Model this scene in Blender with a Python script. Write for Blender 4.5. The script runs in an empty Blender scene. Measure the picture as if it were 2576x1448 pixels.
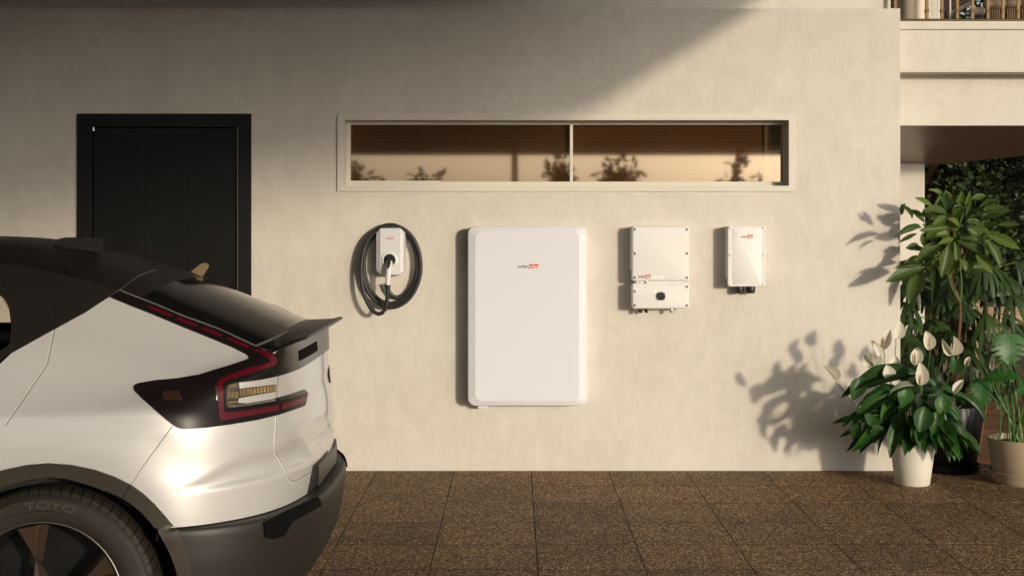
import bpy, bmesh, math, random
from mathutils import Vector, Matrix
from mathutils.bvhtree import BVHTree
from mathutils.geometry import delaunay_2d_cdt
R = math.radians
random.seed(7)
scene = bpy.context.scene
COL = scene.collection

# ------------------------------------------------------------------ camera
FD, VX, HY, CAMY, CAMZ = 3441.0, 1294.5, 556.7, -8.865, 1.613   # focal length, vanishing point (2576 px wide units)
cd = bpy.data.cameras.new('camera'); cam = bpy.data.objects.new('camera', cd); COL.objects.link(cam)
cam.location = (0, CAMY, CAMZ); cam.rotation_euler = (R(90), 0, 0)
cd.sensor_width = 36; cd.lens = 36*5473/4096; cd.shift_x = -6.75/2575.5; cd.shift_y = -(724-HY)/2575.5
cd.clip_end = 500; cd.clip_start = 0.05
scene.camera = cam

# ------------------------------------------------------------------ sky, sun, exposure
SUN = Vector((.70, -1.0, .17)).normalized()
world = bpy.data.worlds.new('World'); scene.world = world; world.use_nodes = True
wn = world.node_tree; wn.nodes.clear()
sky = wn.nodes.new('ShaderNodeTexSky'); sky.sky_type = 'NISHITA'; sky.sun_disc = False
sky.sun_elevation = math.asin(SUN.z); sky.sun_rotation = math.atan2(SUN.x, SUN.y)
sky.air_density = 1.3; sky.dust_density = 3.0; sky.ozone_density = 1.0
bg = wn.nodes.new('ShaderNodeBackground'); bg.inputs[1].default_value = 0.15
wo = wn.nodes.new('ShaderNodeOutputWorld')
hs = wn.nodes.new('ShaderNodeHueSaturation'); hs.inputs['Saturation'].default_value = .22   # pale hazy sky
wn.links.new(sky.outputs[0], hs.inputs['Color']); wn.links.new(hs.outputs[0], bg.inputs[0]); wn.links.new(bg.outputs[0], wo.inputs[0])
sd = bpy.data.lights.new('sun', 'SUN'); sd.energy = 2.0; sd.angle = R(2.5); sd.color = (1.0, .86, .66)
sun = bpy.data.objects.new('sun', sd); COL.objects.link(sun); sun.location = (20, -25, 12)
sun.rotation_euler = SUN.to_track_quat('Z', 'Y').to_euler()
scene.view_settings.view_transform = 'Standard'; scene.view_settings.look = 'None'
scene.view_settings.exposure = 0.34; scene.view_settings.gamma = 1.0
scene.view_settings.use_curve_mapping = False

# ------------------------------------------------------------------ helpers
def P(px, py, Y):                       # a point at depth Y seen at picture position px, py
    z = Y - CAMY
    return Vector(((px-VX)/FD*z, Y, CAMZ-(py-HY)/FD*z))
def Z1(l): return [((0+x/3.62)/1.5906, (900+y/3.62)/1.5906) for x, y in l]
def Z2(l): return [((600+x/3.1475)/1.5906, (1000+y/3.1475)/1.5906) for x, y in l]
def Z3(l): return [((0+x/3.217)/1.5906, (1250+y/3.217)/1.5906) for x, y in l]
def Z4(l): return [((500+x/2.862)/1.5906, (1400+y/2.862)/1.5906) for x, y in l]
def Z5(l): return [((0+x/2.879)/1.5906, (1800+y/2.879)/1.5906) for x, y in l]
def Z6(l): return [((600+x/2.619)/1.5906, (1750+y/2.619)/1.5906) for x, y in l]
def ZL(l): return [((3250+x/2.896)/1.5906, (1200+y/2.896)/1.5906) for x, y in l]    # lilies
def ZT(l): return [((3500+x/2.069)/1.5906, (600+y/2.069)/1.5906) for x, y in l]     # tall plant

def empty(name, loc, label=None, cat=None, group=None):
    o = bpy.data.objects.new(name, None); COL.objects.link(o); o.location = loc; o.empty_display_size = .1
    tag(o, label, cat, group); return o
def tag(o, label=None, cat=None, group=None, kind=None):
    if label: o['label'] = label
    if cat: o['category'] = cat
    if group: o['group'] = group
    if kind: o['kind'] = kind
    return o
def origin(o):
    v = Vector((0, 0, 0))
    while o is not None:
        v += o.location; o = o.parent
    return v

class MB:
    def __init__(s): s.v = []; s.f = []; s.uv = None
    def add(s, vs, fs):
        n = len(s.v); s.v += [Vector(v) for v in vs]; s.f += [tuple(i+n for i in f) for f in fs]; return s
    def box(s, x0, x1, y0, y1, z0, z1, b=0):
        if b <= 0:
            return s.add([(x0,y0,z0),(x1,y0,z0),(x1,y1,z0),(x0,y1,z0),(x0,y0,z1),(x1,y0,z1),(x1,y1,z1),(x0,y1,z1)],
                         [(3,2,1,0),(4,5,6,7),(0,1,5,4),(1,2,6,5),(2,3,7,6),(3,0,4,7)])
        bm = bmesh.new(); bmesh.ops.create_cube(bm, size=1)
        for v in bm.verts: v.co = Vector(((x0+x1)/2+v.co.x*(x1-x0), (y0+y1)/2+v.co.y*(y1-y0), (z0+z1)/2+v.co.z*(z1-z0)))
        bmesh.ops.bevel(bm, geom=bm.edges[:], offset=b, segments=1, affect='EDGES')
        bm.verts.index_update()
        s.add([v.co.copy() for v in bm.verts], [[v.index for v in f.verts] for f in bm.faces]); bm.free(); return s
    def rings(s, rs, cap0=True, cap1=True, closed=True):
        n = len(rs[0]); base = len(s.v)
        for r in rs: s.v += [Vector(p) for p in r]
        for i in range(len(rs)-1):
            for j in range(n if closed else n-1):
                a = base+i*n+j; b = base+i*n+(j+1) % n
                s.f.append((a, b, b+n, a+n))
        if cap0: s.f.append(tuple(base+j for j in reversed(range(n))))
        if cap1: s.f.append(tuple(base+(len(rs)-1)*n+j for j in range(n)))
        return s
    def tube(s, pts, r, seg=8, cap=True):
        pts = [Vector(p) for p in pts]; rr = r if isinstance(r, (list, tuple)) else [r]*len(pts)
        t = (pts[1]-pts[0]).normalized(); up = Vector((0, 0, 1)) if abs(t.z) < .9 else Vector((1, 0, 0))
        nrm = t.cross(up).normalized(); rs = []
        for i, p in enumerate(pts):
            if i == 0: tt = pts[1]-pts[0]
            elif i == len(pts)-1: tt = pts[-1]-pts[-2]
            else: tt = pts[i+1]-pts[i-1]
            tt = tt.normalized(); nrm = (nrm-tt*nrm.dot(tt)).normalized(); bn = tt.cross(nrm)
            rs.append([p+(nrm*math.cos(a)+bn*math.sin(a))*rr[i] for a in [2*math.pi*k/seg for k in range(seg)]])
        return s.rings(rs, cap, cap)
    def lathe(s, c, prof, seg=40, axis='Z', cap0=False, cap1=False):
        rs = []
        for r, h in prof:
            ring = []
            for k in range(seg):
                a = 2*math.pi*k/seg
                if axis == 'Z': ring.append(Vector(c)+Vector((r*math.cos(a), r*math.sin(a), h)))
                else: ring.append(Vector(c)+Vector((r*math.cos(a), h, r*math.sin(a))))
            rs.append(ring)
        return s.rings(rs, cap0, cap1)
    def build(s, name, mat, parent=None, smooth=False, uv=None, angle=40):
        me = bpy.data.meshes.new(name)
        off = origin(parent) if parent is not None else Vector((0, 0, 0))
        loc = Vector((0, 0, 0))
        if parent is None and s.v:
            xs = [v.x for v in s.v]; ys = [v.y for v in s.v]; zs = [v.z for v in s.v]
            loc = Vector(((min(xs)+max(xs))/2, (min(ys)+max(ys))/2, min(zs))); off = loc
        me.from_pydata([tuple(v-off) for v in s.v], [], s.f)
        bm = bmesh.new(); bm.from_mesh(me)
        bmesh.ops.recalc_face_normals(bm, faces=bm.faces[:]); bm.to_mesh(me); bm.free()
        if uv:
            ul = me.uv_layers.new(name='uv')
            for l in me.loops: ul.data[l.index].uv = uv[l.vertex_index]
        if mat: me.materials.append(mat)
        if smooth:
            for p in me.polygons: p.use_smooth = len(p.vertices) < 10
            try: me.set_sharp_from_angle(angle=R(angle))
            except Exception: pass
        o = bpy.data.objects.new(name, me); COL.objects.link(o); o.location = loc
        if parent is not None: o.parent = parent
        return o
def _mesh(s, name, mat, smooth=False, uv=None):
    me = bpy.data.meshes.new(name); me.from_pydata([tuple(v) for v in s.v], [], s.f)
    bm = bmesh.new(); bm.from_mesh(me); bmesh.ops.recalc_face_normals(bm, faces=bm.faces[:]); bm.to_mesh(me); bm.free()
    if uv:
        ul = me.uv_layers.new(name='uv')
        for l in me.loops: ul.data[l.index].uv = uv[l.vertex_index]
    if mat: me.materials.append(mat)
    if smooth:
        for p in me.polygons: p.use_smooth = True
    return me
MB.mesh = _mesh
def inst(name, me, parent, M):
    o = bpy.data.objects.new(name, me); COL.objects.link(o)
    if parent is not None:
        o.parent = parent; M = Matrix.Translation(-origin(parent)) @ M
    o.matrix_local = M; return o

def outline(x0, x1, z0, z1, r, k=6, cham=False):
    pts = []
    for cx, cz, a0 in ((x1-r, z1-r, 0), (x0+r, z1-r, 90), (x0+r, z0+r, 180), (x1-r, z0+r, 270)):
        for i in range(k+1):
            a = R(a0+90*i/k)
            if cham:
                t = i/k; p0 = (math.cos(R(a0)), math.sin(R(a0))); p1 = (math.cos(R(a0+90)), math.sin(R(a0+90)))
                pts.append((cx+r*(p0[0]*(1-t)+p1[0]*t), cz+r*(p0[1]*(1-t)+p1[1]*t)))
            else: pts.append((cx+r*math.cos(a), cz+r*math.sin(a)))
    return pts
def rbox(mb, x0, x1, z0, z1, yb, yf, r, c, k=6, cn=3):     # rounded plate standing on a wall, front towards -Y
    rs = [[(x, yb, z) for x, z in outline(x0, x1, z0, z1, r, k)]]
    for i in range(cn+1):
        a = R(90*i/cn); ins = c*(1-math.cos(a)); y = yf+c*(1-math.sin(a))
        rs.append([(x, y, z) for x, z in outline(x0+ins, x1-ins, z0+ins, z1-ins, max(r-ins, .0008), k)])
    return mb.rings(rs)

# ------------------------------------------------------------------ materials
MATS = {}
def mat(name, col, rough=.6, metal=0, spec=.5, coat=0, bump=None, var=None, sheen=0, trans=0):
    if name in MATS: return MATS[name]
    m = bpy.data.materials.new(name); m.use_nodes = True; nt = m.node_tree; b = nt.nodes['Principled BSDF']
    b.inputs['Base Color'].default_value = (*col, 1); b.inputs['Roughness'].default_value = rough
    b.inputs['Metallic'].default_value = metal; b.inputs['Specular IOR Level'].default_value = spec
    if coat: b.inputs['Coat Weight'].default_value = coat; b.inputs['Coat Roughness'].default_value = .04
    tc = None
    if bump or var:
        tc = nt.nodes.new('ShaderNodeNewGeometry')
    if var:      # (scale, amount)
        n = nt.nodes.new('ShaderNodeTexNoise'); n.inputs['Scale'].default_value = var[0]; n.inputs['Detail'].default_value = 6
        nt.links.new(tc.outputs['Position'], n.inputs['Vector'])
        mx = nt.nodes.new('ShaderNodeMix'); mx.data_type = 'RGBA'
        mx.inputs[6].default_value = (*[c*(1-var[1]) for c in col], 1); mx.inputs[7].default_value = (*[min(1, c*(1+var[1])) for c in col], 1)
        nt.links.new(n.outputs['Fac'], mx.inputs[0]); nt.links.new(mx.outputs[2], b.inputs['Base Color'])
    if bump:     # (scale, strength)
        n = nt.nodes.new('ShaderNodeTexNoise'); n.inputs['Scale'].default_value = bump[0]; n.inputs['Detail'].default_value = 4
        nt.links.new(tc.outputs['Position'], n.inputs['Vector'])
        bp = nt.nodes.new('ShaderNodeBump'); bp.inputs['Strength'].default_value = bump[1]; bp.inputs['Distance'].default_value = .01
        nt.links.new(n.outputs['Fac'], bp.inputs['Height']); nt.links.new(bp.outputs[0], b.inputs['Normal'])
    MATS[name] = m; return m

def plaster():
    m = bpy.data.materials.new('plaster'); m.use_nodes = True; nt = m.node_tree; N = nt.nodes; L = nt.links
    b = N['Principled BSDF']; b.inputs['Roughness'].default_value = .85; b.inputs['Specular IOR Level'].default_value = .2
    g = N.new('ShaderNodeNewGeometry')
    def noise(scale, det, vec=None, dist=0):
        n = N.new('ShaderNodeTexNoise'); n.inputs['Scale'].default_value = scale; n.inputs['Detail'].default_value = det
        n.inputs['Distortion'].default_value = dist; L.new(vec if vec else g.outputs['Position'], n.inputs['Vector']); return n
    mp = N.new('ShaderNodeMapping'); mp.inputs['Scale'].default_value = (1, 1, .55); L.new(g.outputs['Position'], mp.inputs['Vector'])
    n1 = noise(1.6, 8, None, .6); n2 = noise(11, 8, mp.outputs[0], .8); n3 = noise(60, 5, mp.outputs[0])
    cr = N.new('ShaderNodeValToRGB'); cr.color_ramp.elements[0].position = .28; cr.color_ramp.elements[1].position = .72
    cr.color_ramp.elements[0].color = (.56, .52, .455, 1); cr.color_ramp.elements[1].color = (.68, .64, .565, 1)
    a = N.new('ShaderNodeMath'); a.operation = 'MULTIPLY_ADD'; a.inputs[1].default_value = .5
    a2 = N.new('ShaderNodeMath'); a2.operation = 'MULTIPLY'; a2.inputs[1].default_value = .5
    L.new(n1.outputs['Fac'], a.inputs[0]); L.new(n2.outputs['Fac'], a2.inputs[0]); L.new(a2.outputs[0], a.inputs[2])
    L.new(a.outputs[0], cr.inputs[0])
    # small darker specks, colour only
    v = N.new('ShaderNodeTexNoise'); v.inputs['Scale'].default_value = 26; v.inputs['Detail'].default_value = 3; L.new(g.outputs['Position'], v.inputs['Vector'])
    r2 = N.new('ShaderNodeValToRGB'); r2.color_ramp.elements[0].position = .24; r2.color_ramp.elements[1].position = .34
    r2.color_ramp.elements[0].color = (.86, .86, .86, 1); r2.color_ramp.elements[1].color = (1, 1, 1, 1); L.new(v.outputs['Fac'], r2.inputs[0])
    mx = N.new('ShaderNodeMix'); mx.data_type = 'RGBA'; mx.blend_type = 'MULTIPLY'; mx.inputs[0].default_value = 1
    L.new(cr.outputs[0], mx.inputs[6]); L.new(r2.outputs[0], mx.inputs[7]); L.new(mx.outputs[2], b.inputs['Base Color'])
    sm = N.new('ShaderNodeMath'); sm.operation = 'MULTIPLY_ADD'; sm.inputs[1].default_value = .35; L.new(n3.outputs['Fac'], sm.inputs[0]); L.new(n2.outputs['Fac'], sm.inputs[2])
    # trowel ridges
    w = N.new('ShaderNodeTexVoronoi'); w.feature = 'DISTANCE_TO_EDGE'; w.inputs['Scale'].default_value = 5
    mp2 = N.new('ShaderNodeMapping'); mp2.inputs['Scale'].default_value = (1, 1, .35); L.new(g.outputs['Position'], mp2.inputs['Vector'])
    nd = noise(9, 4, mp2.outputs[0]); ad = N.new('ShaderNodeMixRGB'); ad.blend_type = 'ADD'; ad.inputs[0].default_value = .25
    L.new(mp2.outputs[0], ad.inputs[1]); L.new(nd.outputs['Color'], ad.inputs[2]); L.new(ad.outputs[0], w.inputs['Vector'])
    rr = N.new('ShaderNodeValToRGB'); rr.color_ramp.elements[0].position = 0; rr.color_ramp.elements[1].position = .02
    rr.color_ramp.elements[0].color = (1, 1, 1, 1); rr.color_ramp.elements[1].color = (0, 0, 0, 1); L.new(w.outputs['Distance'], rr.inputs[0])
    msk = noise(2.2, 2); mr = N.new('ShaderNodeValToRGB'); mr.color_ramp.elements[0].position = .5; mr.color_ramp.elements[1].position = .62; L.new(msk.outputs['Fac'], mr.inputs[0])
    mm = N.new('ShaderNodeMath'); mm.operation = 'MULTIPLY'; L.new(rr.outputs[0], mm.inputs[0]); L.new(mr.outputs[0], mm.inputs[1])
    s2 = N.new('ShaderNodeMath'); s2.operation = 'MULTIPLY_ADD'; s2.inputs[1].default_value = .12; L.new(mm.outputs[0], s2.inputs[0]); L.new(sm.outputs[0], s2.inputs[2])
    bp = N.new('ShaderNodeBump'); bp.inputs['Strength'].default_value = .22; bp.inputs['Distance'].default_value = .012
    L.new(s2.outputs[0], bp.inputs['Height']); L.new(bp.outputs[0], b.inputs['Normal'])
    return m
def pebble():
    m = bpy.data.materials.new('exposed_aggregate'); m.use_nodes = True; nt = m.node_tree; N = nt.nodes; L = nt.links
    b = N['Principled BSDF']; b.inputs['Roughness'].default_value = .7; b.inputs['Specular IOR Level'].default_value = .25
    g = N.new('ShaderNodeNewGeometry')
    v = N.new('ShaderNodeTexVoronoi'); v.inputs['Scale'].default_value = 150; L.new(g.outputs['Position'], v.inputs['Vector'])
    sc = N.new('ShaderNodeSeparateColor'); L.new(v.outputs['Color'], sc.inputs[0])
    cr = N.new('ShaderNodeValToRGB'); e = cr.color_ramp.elements
    e[0].position = 0; e[0].color = (.060, .040, .026, 1); e[1].position = 1; e[1].color = (.55, .44, .31, 1)
    for p, c in ((.45, (.085, .055, .032, 1)), (.66, (.16, .105, .06, 1)), (.78, (.24, .17, .10, 1)), (.90, (.42, .32, .21, 1))):
        q = e.new(p); q.color = c
    L.new(sc.outputs[0], cr.inputs[0])
    d = N.new('ShaderNodeValToRGB'); d.color_ramp.elements[0].position = .35; d.color_ramp.elements[1].position = .75
    d.color_ramp.elements[0].color = (1, 1, 1, 1); d.color_ramp.elements[1].color = (.45, .42, .4, 1); L.new(v.outputs['Distance'], d.inputs[0])
    mx = N.new('ShaderNodeMix'); mx.data_type = 'RGBA'; mx.blend_type = 'MULTIPLY'; mx.inputs[0].default_value = 1
    L.new(cr.outputs[0], mx.inputs[6]); L.new(d.outputs[0], mx.inputs[7])
    n = N.new('ShaderNodeTexNoise'); n.inputs['Scale'].default_value = 3; n.inputs['Detail'].default_value = 5; L.new(g.outputs['Position'], n.inputs['Vector'])
    oi = N.new('ShaderNodeObjectInfo'); ma = N.new('ShaderNodeMath'); ma.operation = 'MULTIPLY_ADD'; ma.inputs[1].default_value = .42; L.new(oi.outputs['Random'], ma.inputs[0]); L.new(n.outputs['Fac'], ma.inputs[2])
    r3 = N.new('ShaderNodeValToRGB'); r3.color_ramp.elements[0].position = .35; r3.color_ramp.elements[1].position = .9
    r3.color_ramp.elements[0].color = (1.2, 1.08, .92, 1); r3.color_ramp.elements[1].color = (1.9, 1.65, 1.32, 1); L.new(ma.outputs[0], r3.inputs[0])
    m2 = N.new('ShaderNodeMix'); m2.data_type = 'RGBA'; m2.blend_type = 'MULTIPLY'; m2.inputs[0].default_value = 1
    L.new(mx.outputs[2], m2.inputs[6]); L.new(r3.outputs[0], m2.inputs[7]); L.new(m2.outputs[2], b.inputs['Base Color'])
    iv = N.new('ShaderNodeMath'); iv.operation = 'SUBTRACT'; iv.inputs[0].default_value = 1; L.new(v.outputs['Distance'], iv.inputs[1])
    bp = N.new('ShaderNodeBump'); bp.inputs['Strength'].default_value = .55; bp.inputs['Distance'].default_value = .003
    L.new(iv.outputs[0], bp.inputs['Height']); L.new(bp.outputs[0], b.inputs['Normal'])
    return m
def leafmat(name, c1, c2, vein, rough=.38, nv=34, veinw=.06, transl=.25):
    m = bpy.data.materials.new(name); m.use_nodes = True; nt = m.node_tree; N = nt.nodes; L = nt.links
    b = N['Principled BSDF']; b.inputs['Roughness'].default_value = rough; b.inputs['Specular IOR Level'].default_value = .4
    oi = N.new('ShaderNodeObjectInfo'); mx = N.new('ShaderNodeMix'); mx.data_type = 'RGBA'
    mx.inputs[6].default_value = (*c1, 1); mx.inputs[7].default_value = (*c2, 1); L.new(oi.outputs['Random'], mx.inputs[0])
    uv = N.new('ShaderNodeUVMap'); sp = N.new('ShaderNodeSeparateXYZ'); L.new(uv.outputs[0], sp.inputs[0])
    def mth(op, a, bb=None, v=None):
        n = N.new('ShaderNodeMath'); n.operation = op; L.new(a, n.inputs[0])
        if bb is not None: L.new(bb, n.inputs[1])
        elif v is not None: n.inputs[1].default_value = v
        return n.outputs[0]
    av = mth('ABSOLUTE', mth('SUBTRACT', sp.outputs[1], v=.5))
    mid = mth('LESS_THAN', av, v=.022)
    k = mth('SUBTRACT', sp.outputs[0], mth('MULTIPLY', av, v=.5))
    sv = mth('SINE', mth('MULTIPLY', k, v=nv*6.283)); sv = mth('GREATER_THAN', sv, v=.86)
    vv = mth('MAXIMUM', mid, mth('MULTIPLY', sv, v=.55))
    m2 = N.new('ShaderNodeMix'); m2.data_type = 'RGBA'; L.new(mth('MULTIPLY', vv, v=.5), m2.inputs[0]); L.new(mx.outputs[2], m2.inputs[6]); m2.inputs[7].default_value = (*vein, 1)
    n = N.new('ShaderNodeTexNoise'); n.inputs['Scale'].default_value = 14; g = N.new('ShaderNodeNewGeometry'); L.new(g.outputs['Position'], n.inputs['Vector'])
    m3 = N.new('ShaderNodeMix'); m3.data_type = 'RGBA'; m3.blend_type = 'MULTIPLY'; m3.inputs[0].default_value = .6; L.new(m2.outputs[2], m3.inputs[6]); L.new(n.outputs['Color'], m3.inputs[7])
    m3.blend_type = 'OVERLAY'; m3.inputs[0].default_value = .25
    L.new(m3.outputs[2], b.inputs['Base Color'])
    bp = N.new('ShaderNodeBump'); bp.inputs['Strength'].default_value = .35; bp.inputs['Distance'].default_value = .004; bp.invert = True
    L.new(vv, bp.inputs['Height']); L.new(bp.outputs[0], b.inputs['Normal'])
    tr = N.new('ShaderNodeBsdfTranslucent'); L.new(m3.outputs[2], tr.inputs[0]); ms = N.new('ShaderNodeMixShader'); ms.inputs[0].default_value = transl
    L.new(b.outputs[0], ms.inputs[1]); L.new(tr.outputs[0], ms.inputs[2]); L.new(ms.outputs[0], N['Material Output'].inputs[0])
    return m
def woodmat(name, c1, c2, scale=(2, 30, 30), rough=.5):
    m = bpy.data.materials.new(name); m.use_nodes = True; nt = m.node_tree; N = nt.nodes; L = nt.links
    b = N['Principled BSDF']; b.inputs['Roughness'].default_value = rough
    tc = N.new('ShaderNodeTexCoord'); mp = N.new('ShaderNodeMapping'); mp.inputs['Scale'].default_value = scale; L.new(tc.outputs['Object'], mp.inputs[0])
    n = N.new('ShaderNodeTexNoise'); n.inputs['Scale'].default_value = 1.5; n.inputs['Detail'].default_value = 6; n.inputs['Distortion'].default_value = .5; L.new(mp.outputs[0], n.inputs['Vector'])
    oi = N.new('ShaderNodeObjectInfo'); a = N.new('ShaderNodeMath'); a.operation = 'MULTIPLY_ADD'; a.inputs[1].default_value = .5; L.new(oi.outputs['Random'], a.inputs[0])
    s = N.new('ShaderNodeMath'); s.operation = 'SUBTRACT'; s.inputs[1].default_value = .25; L.new(n.outputs['Fac'], s.inputs[0]); L.new(s.outputs[0], a.inputs[2])
    cr = N.new('ShaderNodeValToRGB'); cr.color_ramp.elements[0].position = .2; cr.color_ramp.elements[1].position = .8
    cr.color_ramp.elements[0].color = (*c1, 1); cr.color_ramp.elements[1].color = (*c2, 1); L.new(a.outputs[0], cr.inputs[0]); L.new(cr.outputs[0], b.inputs['Base Color'])
    bp = N.new('ShaderNodeBump'); bp.inputs['Strength'].default_value = .2; bp.inputs['Distance'].default_value = .004; L.new(n.outputs['Fac'], bp.inputs['Height']); L.new(bp.outputs[0], b.inputs['Normal'])
    return m
PL = plaster(); PEB = pebble()
M_trim = mat('painted_trim', (.64, .60, .52), .6, bump=(80, .05), var=(3, .04))
M_black = mat('black_paint', (.0075, .0072, .007), .5, spec=.3, var=(4, .2), bump=(60, .05))
M_black2 = mat('black_panel', (.006, .0058, .0055), .45, spec=.3, var=(4, .25))
M_white = mat('white_powder_coat', (.75, .735, .715), .5, spec=.3, bump=(300, .03), var=(6, .015))
M_whitep = mat('white_plastic', (.70, .69, .67), .4, bump=(250, .02))
M_label = mat('pale_label', (.80, .80, .74), .5)
M_screw = mat('screw_steel', (.25, .24, .22), .35, metal=.9)
M_hole = mat('dark_recess', (.02, .02, .018), .7)
M_rubber = mat('black_rubber', (.022, .021, .020), .48, bump=(200, .05), var=(10, .15))
M_dplastic = mat('dark_plastic', (.02, .018, .016), .4)
M_red = mat('red_print', (.55, .02, .03), .45)
M_ink = mat('black_print', (.015, .013, .012), .5)
M_inkw = mat('white_print', (.86, .84, .80), .5)
M_steel = mat('brushed_steel', (.62, .60, .56), .3, metal=1)
M_soil = mat('soil', (.03, .02, .013), .95, bump=(60, .8), var=(30, .5))

# ------------------------------------------------------------------ ground
WY = 0.0
g = MB().add([(-60, -60, -.05), (60, -60, -.05), (60, 60, -.05), (-60, 60, -.05)], [(0, 1, 2, 3)]).build('ground', mat('earth', (.06, .048, .034), .95, var=(.7, .3)))
tag(g, kind='structure')
base = MB().box(-7.5, 5.2, -9.5, .25, -.045, -.0012).build('pavement', mat('joint_sand', (.006, .005, .004), .95))
tag(base, kind='structure')
tme = MB().box(-.2470, .2470, -.2425, .2425, -.022, 0, .0006).mesh('paving_tile', PEB)
for i in range(-14, 10):
    for j in range(0, 12):
        if j > 6 and not (-8 < i < 6): continue
        inst('paving_tile', tme, base, Matrix.Translation((.107+.5*i+.25+random.uniform(-.0006, .0006), -.011-.5*j-.25, random.uniform(-.0003, .0003))))

# wooden terrace behind the end of the wall
deck = MB().box(2.52, 12, .02, 14, -.04, -.012).build('wood_floor', mat('floor_underlay', (.05, .028, .018), .8))
tag(deck, kind='structure')
WOOD = woodmat('herringbone_wood', (.12, .05, .026), (.26, .125, .065), (3, 40, 40), .45)
W_, n_ = .085, 6
pme = MB().box(-.2545, .2545, -.0415, .0415, -.011, 0, .0012).mesh('floor_plank', WOOD)
cnt = 0
for k in range(-70, 90):
    for mI in range(-14, 14):
        ox, oy = mI*n_*W_, -mI*n_*W_
        for q in (0, 1):
            if q == 0: lx, ly = (k+n_/2)*W_+ox, (k+.5)*W_+oy
            else: lx, ly = (k+.5)*W_+ox, (k-1.5*n_+1)*W_+oy
            X = 3.4+(lx-ly)*.7071; Y = 1.8+(lx+ly)*.7071
            if 2.8 < X < 5.0 and .24 < Y < 4.6 and cnt < 290:
                cnt += 1
                inst('floor_plank', pme, deck, Matrix.Translation((X, Y, random.uniform(-.0008, .0008))) @ Matrix.Rotation(R(45+90*q), 4, 'Z'))
rest = MB().box(5.0, 12, .26, 14, -.011, -.001); rest.box(2.6, 5.0, 5.0, 14, -.011, -.002); rest.box(2.53, 5, .03, .06, -.011, .001)
rest.build('floor_board', WOOD, deck)

# ------------------------------------------------------------------ house wall with openings
WX1 = 2.498
def cellwall(mb, xs, zs, y0, y1, solid):          # y0 front, y1 back
    nx, nz = len(xs)-1, len(zs)-1
    S = lambda i, j: 0 <= i < nx and 0 <= j < nz and solid(i, j)
    for i in range(nx):
        for j in range(nz):
            if not S(i, j): continue
            a, b, c, d = xs[i], xs[i+1], zs[j], zs[j+1]
            mb.add([(a, y0, c), (b, y0, c), (b, y0, d), (a, y0, d)], [(0, 1, 2, 3)])
            mb.add([(a, y1, c), (b, y1, c), (b, y1, d), (a, y1, d)], [(3, 2, 1, 0)])
            if not S(i-1, j): mb.add([(a, y0, c), (a, y1, c), (a, y1, d), (a, y0, d)], [(3, 2, 1, 0)])
            if not S(i+1, j): mb.add([(b, y0, c), (b, y1, c), (b, y1, d), (b, y0, d)], [(0, 1, 2, 3)])
            if not S(i, j-1): mb.add([(a, y0, c), (b, y0, c), (b, y1, c), (a, y1, c)], [(3, 2, 1, 0)])
            if not S(i, j+1): mb.add([(a, y0, d), (b, y0, d), (b, y1, d), (a, y1, d)], [(0, 1, 2, 3)])
def wx(px): return (px-VX)/388.2
def wz(py): return CAMZ-(py-HY)/388.2
house = empty('house', (-1.0, .15, 0), 'cream plastered house wall with ledge above, behind the parked car', 'house')
mb = MB()
dx0, dx1, dz1 = wx(200), wx(631), wz(288)
ox0, ox1, oz0, oz1 = wx(864.5), wx(1983.5), wz(467.5), wz(302.5)
xs = [-9.0, dx0, dx1, ox0, ox1, WX1]; zs = [-.04, oz0, dz1, oz1+.0001 if oz1 > dz1 else dz1+.01, 2.991]
zs = sorted(set([-.04, oz0, min(dz1, oz1), max(dz1, oz1), 2.991]))
def solid(i, j):
    cx = (xs[i]+xs[i+1])/2; cz = (zs[j]+zs[j+1])/2
    if dx0 < cx < dx1 and cz < dz1: return False
    if ox0 < cx < ox1 and oz0 < cz < oz1: return False
    return True
cellwall(mb, xs, zs, 0, .30, solid)
mb.build('lower_wall', PL, house)
MB().box(-9.0, 2.498, .226, .40, 2.991, 6.2).build('upper_wall', PL, house)
MB().box(-9.2, 2.3, .2, 8, 6.2, 6.45).build('roof_slab', M_trim, house)
# the side and back that close the house
mb = MB().box(-9.0, -8.7, .4, 6, -.04, 6.2); mb.box(-9.0, 2.2, 5.7, 6, -.04, 6.2)
mb.box(2.2, 2.497, .402, 6, -.04, 2.2)
mb.build('rear_wall', PL, house)

# window trim and window
def frame_ring(mb, x0, x1, z0, z1, a0, a1, b0, b1, yf, yb):
    mb.box(x0, x1, yf, yb, b1, z1); mb.box(x0, x1, yf, yb, z0, b0); mb.box(x0, a0, yf, yb, b0, b1); mb.box(a1, x1, yf, yb, b0, b1)
win = empty('ribbon_window', ((ox0+ox1)/2, .05, oz0), 'long narrow two-pane window with horizontal blinds and cream trim', 'window')
mb = MB(); frame_ring(mb, wx(849), wx(1998), wz(482), wz(287), ox0, ox1, oz0, oz1, -.012, .001)
mb.build('outer_trim', M_trim, win)
YG = .11
def gx(px): return (px-VX)/FD*(YG-CAMY)
def gz(py): return CAMZ-(py-HY)/FD*(YG-CAMY)
fx0, fx1, fz0, fz1 = ox0+.002, ox1-.002, oz0+.002, oz1-.002
mb = MB(); frame_ring(mb, fx0, fx1, fz0, fz1, gx(881), gx(1970), gz(457), gz(314), YG, YG+.07); mb.build('frame', M_trim, win)
mb = MB().box(gx(1433.5), gx(1441), YG-.004, YG+.066, gz(457), gz(314)); mb.build('mullion', M_trim, win)
MB().box(gx(881), gx(1108), YG-.006, YG+.03, gz(457), gz(455.2)).build('sill_strip', mat('white_seal', (.85, .84, .8), .4), win)
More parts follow.
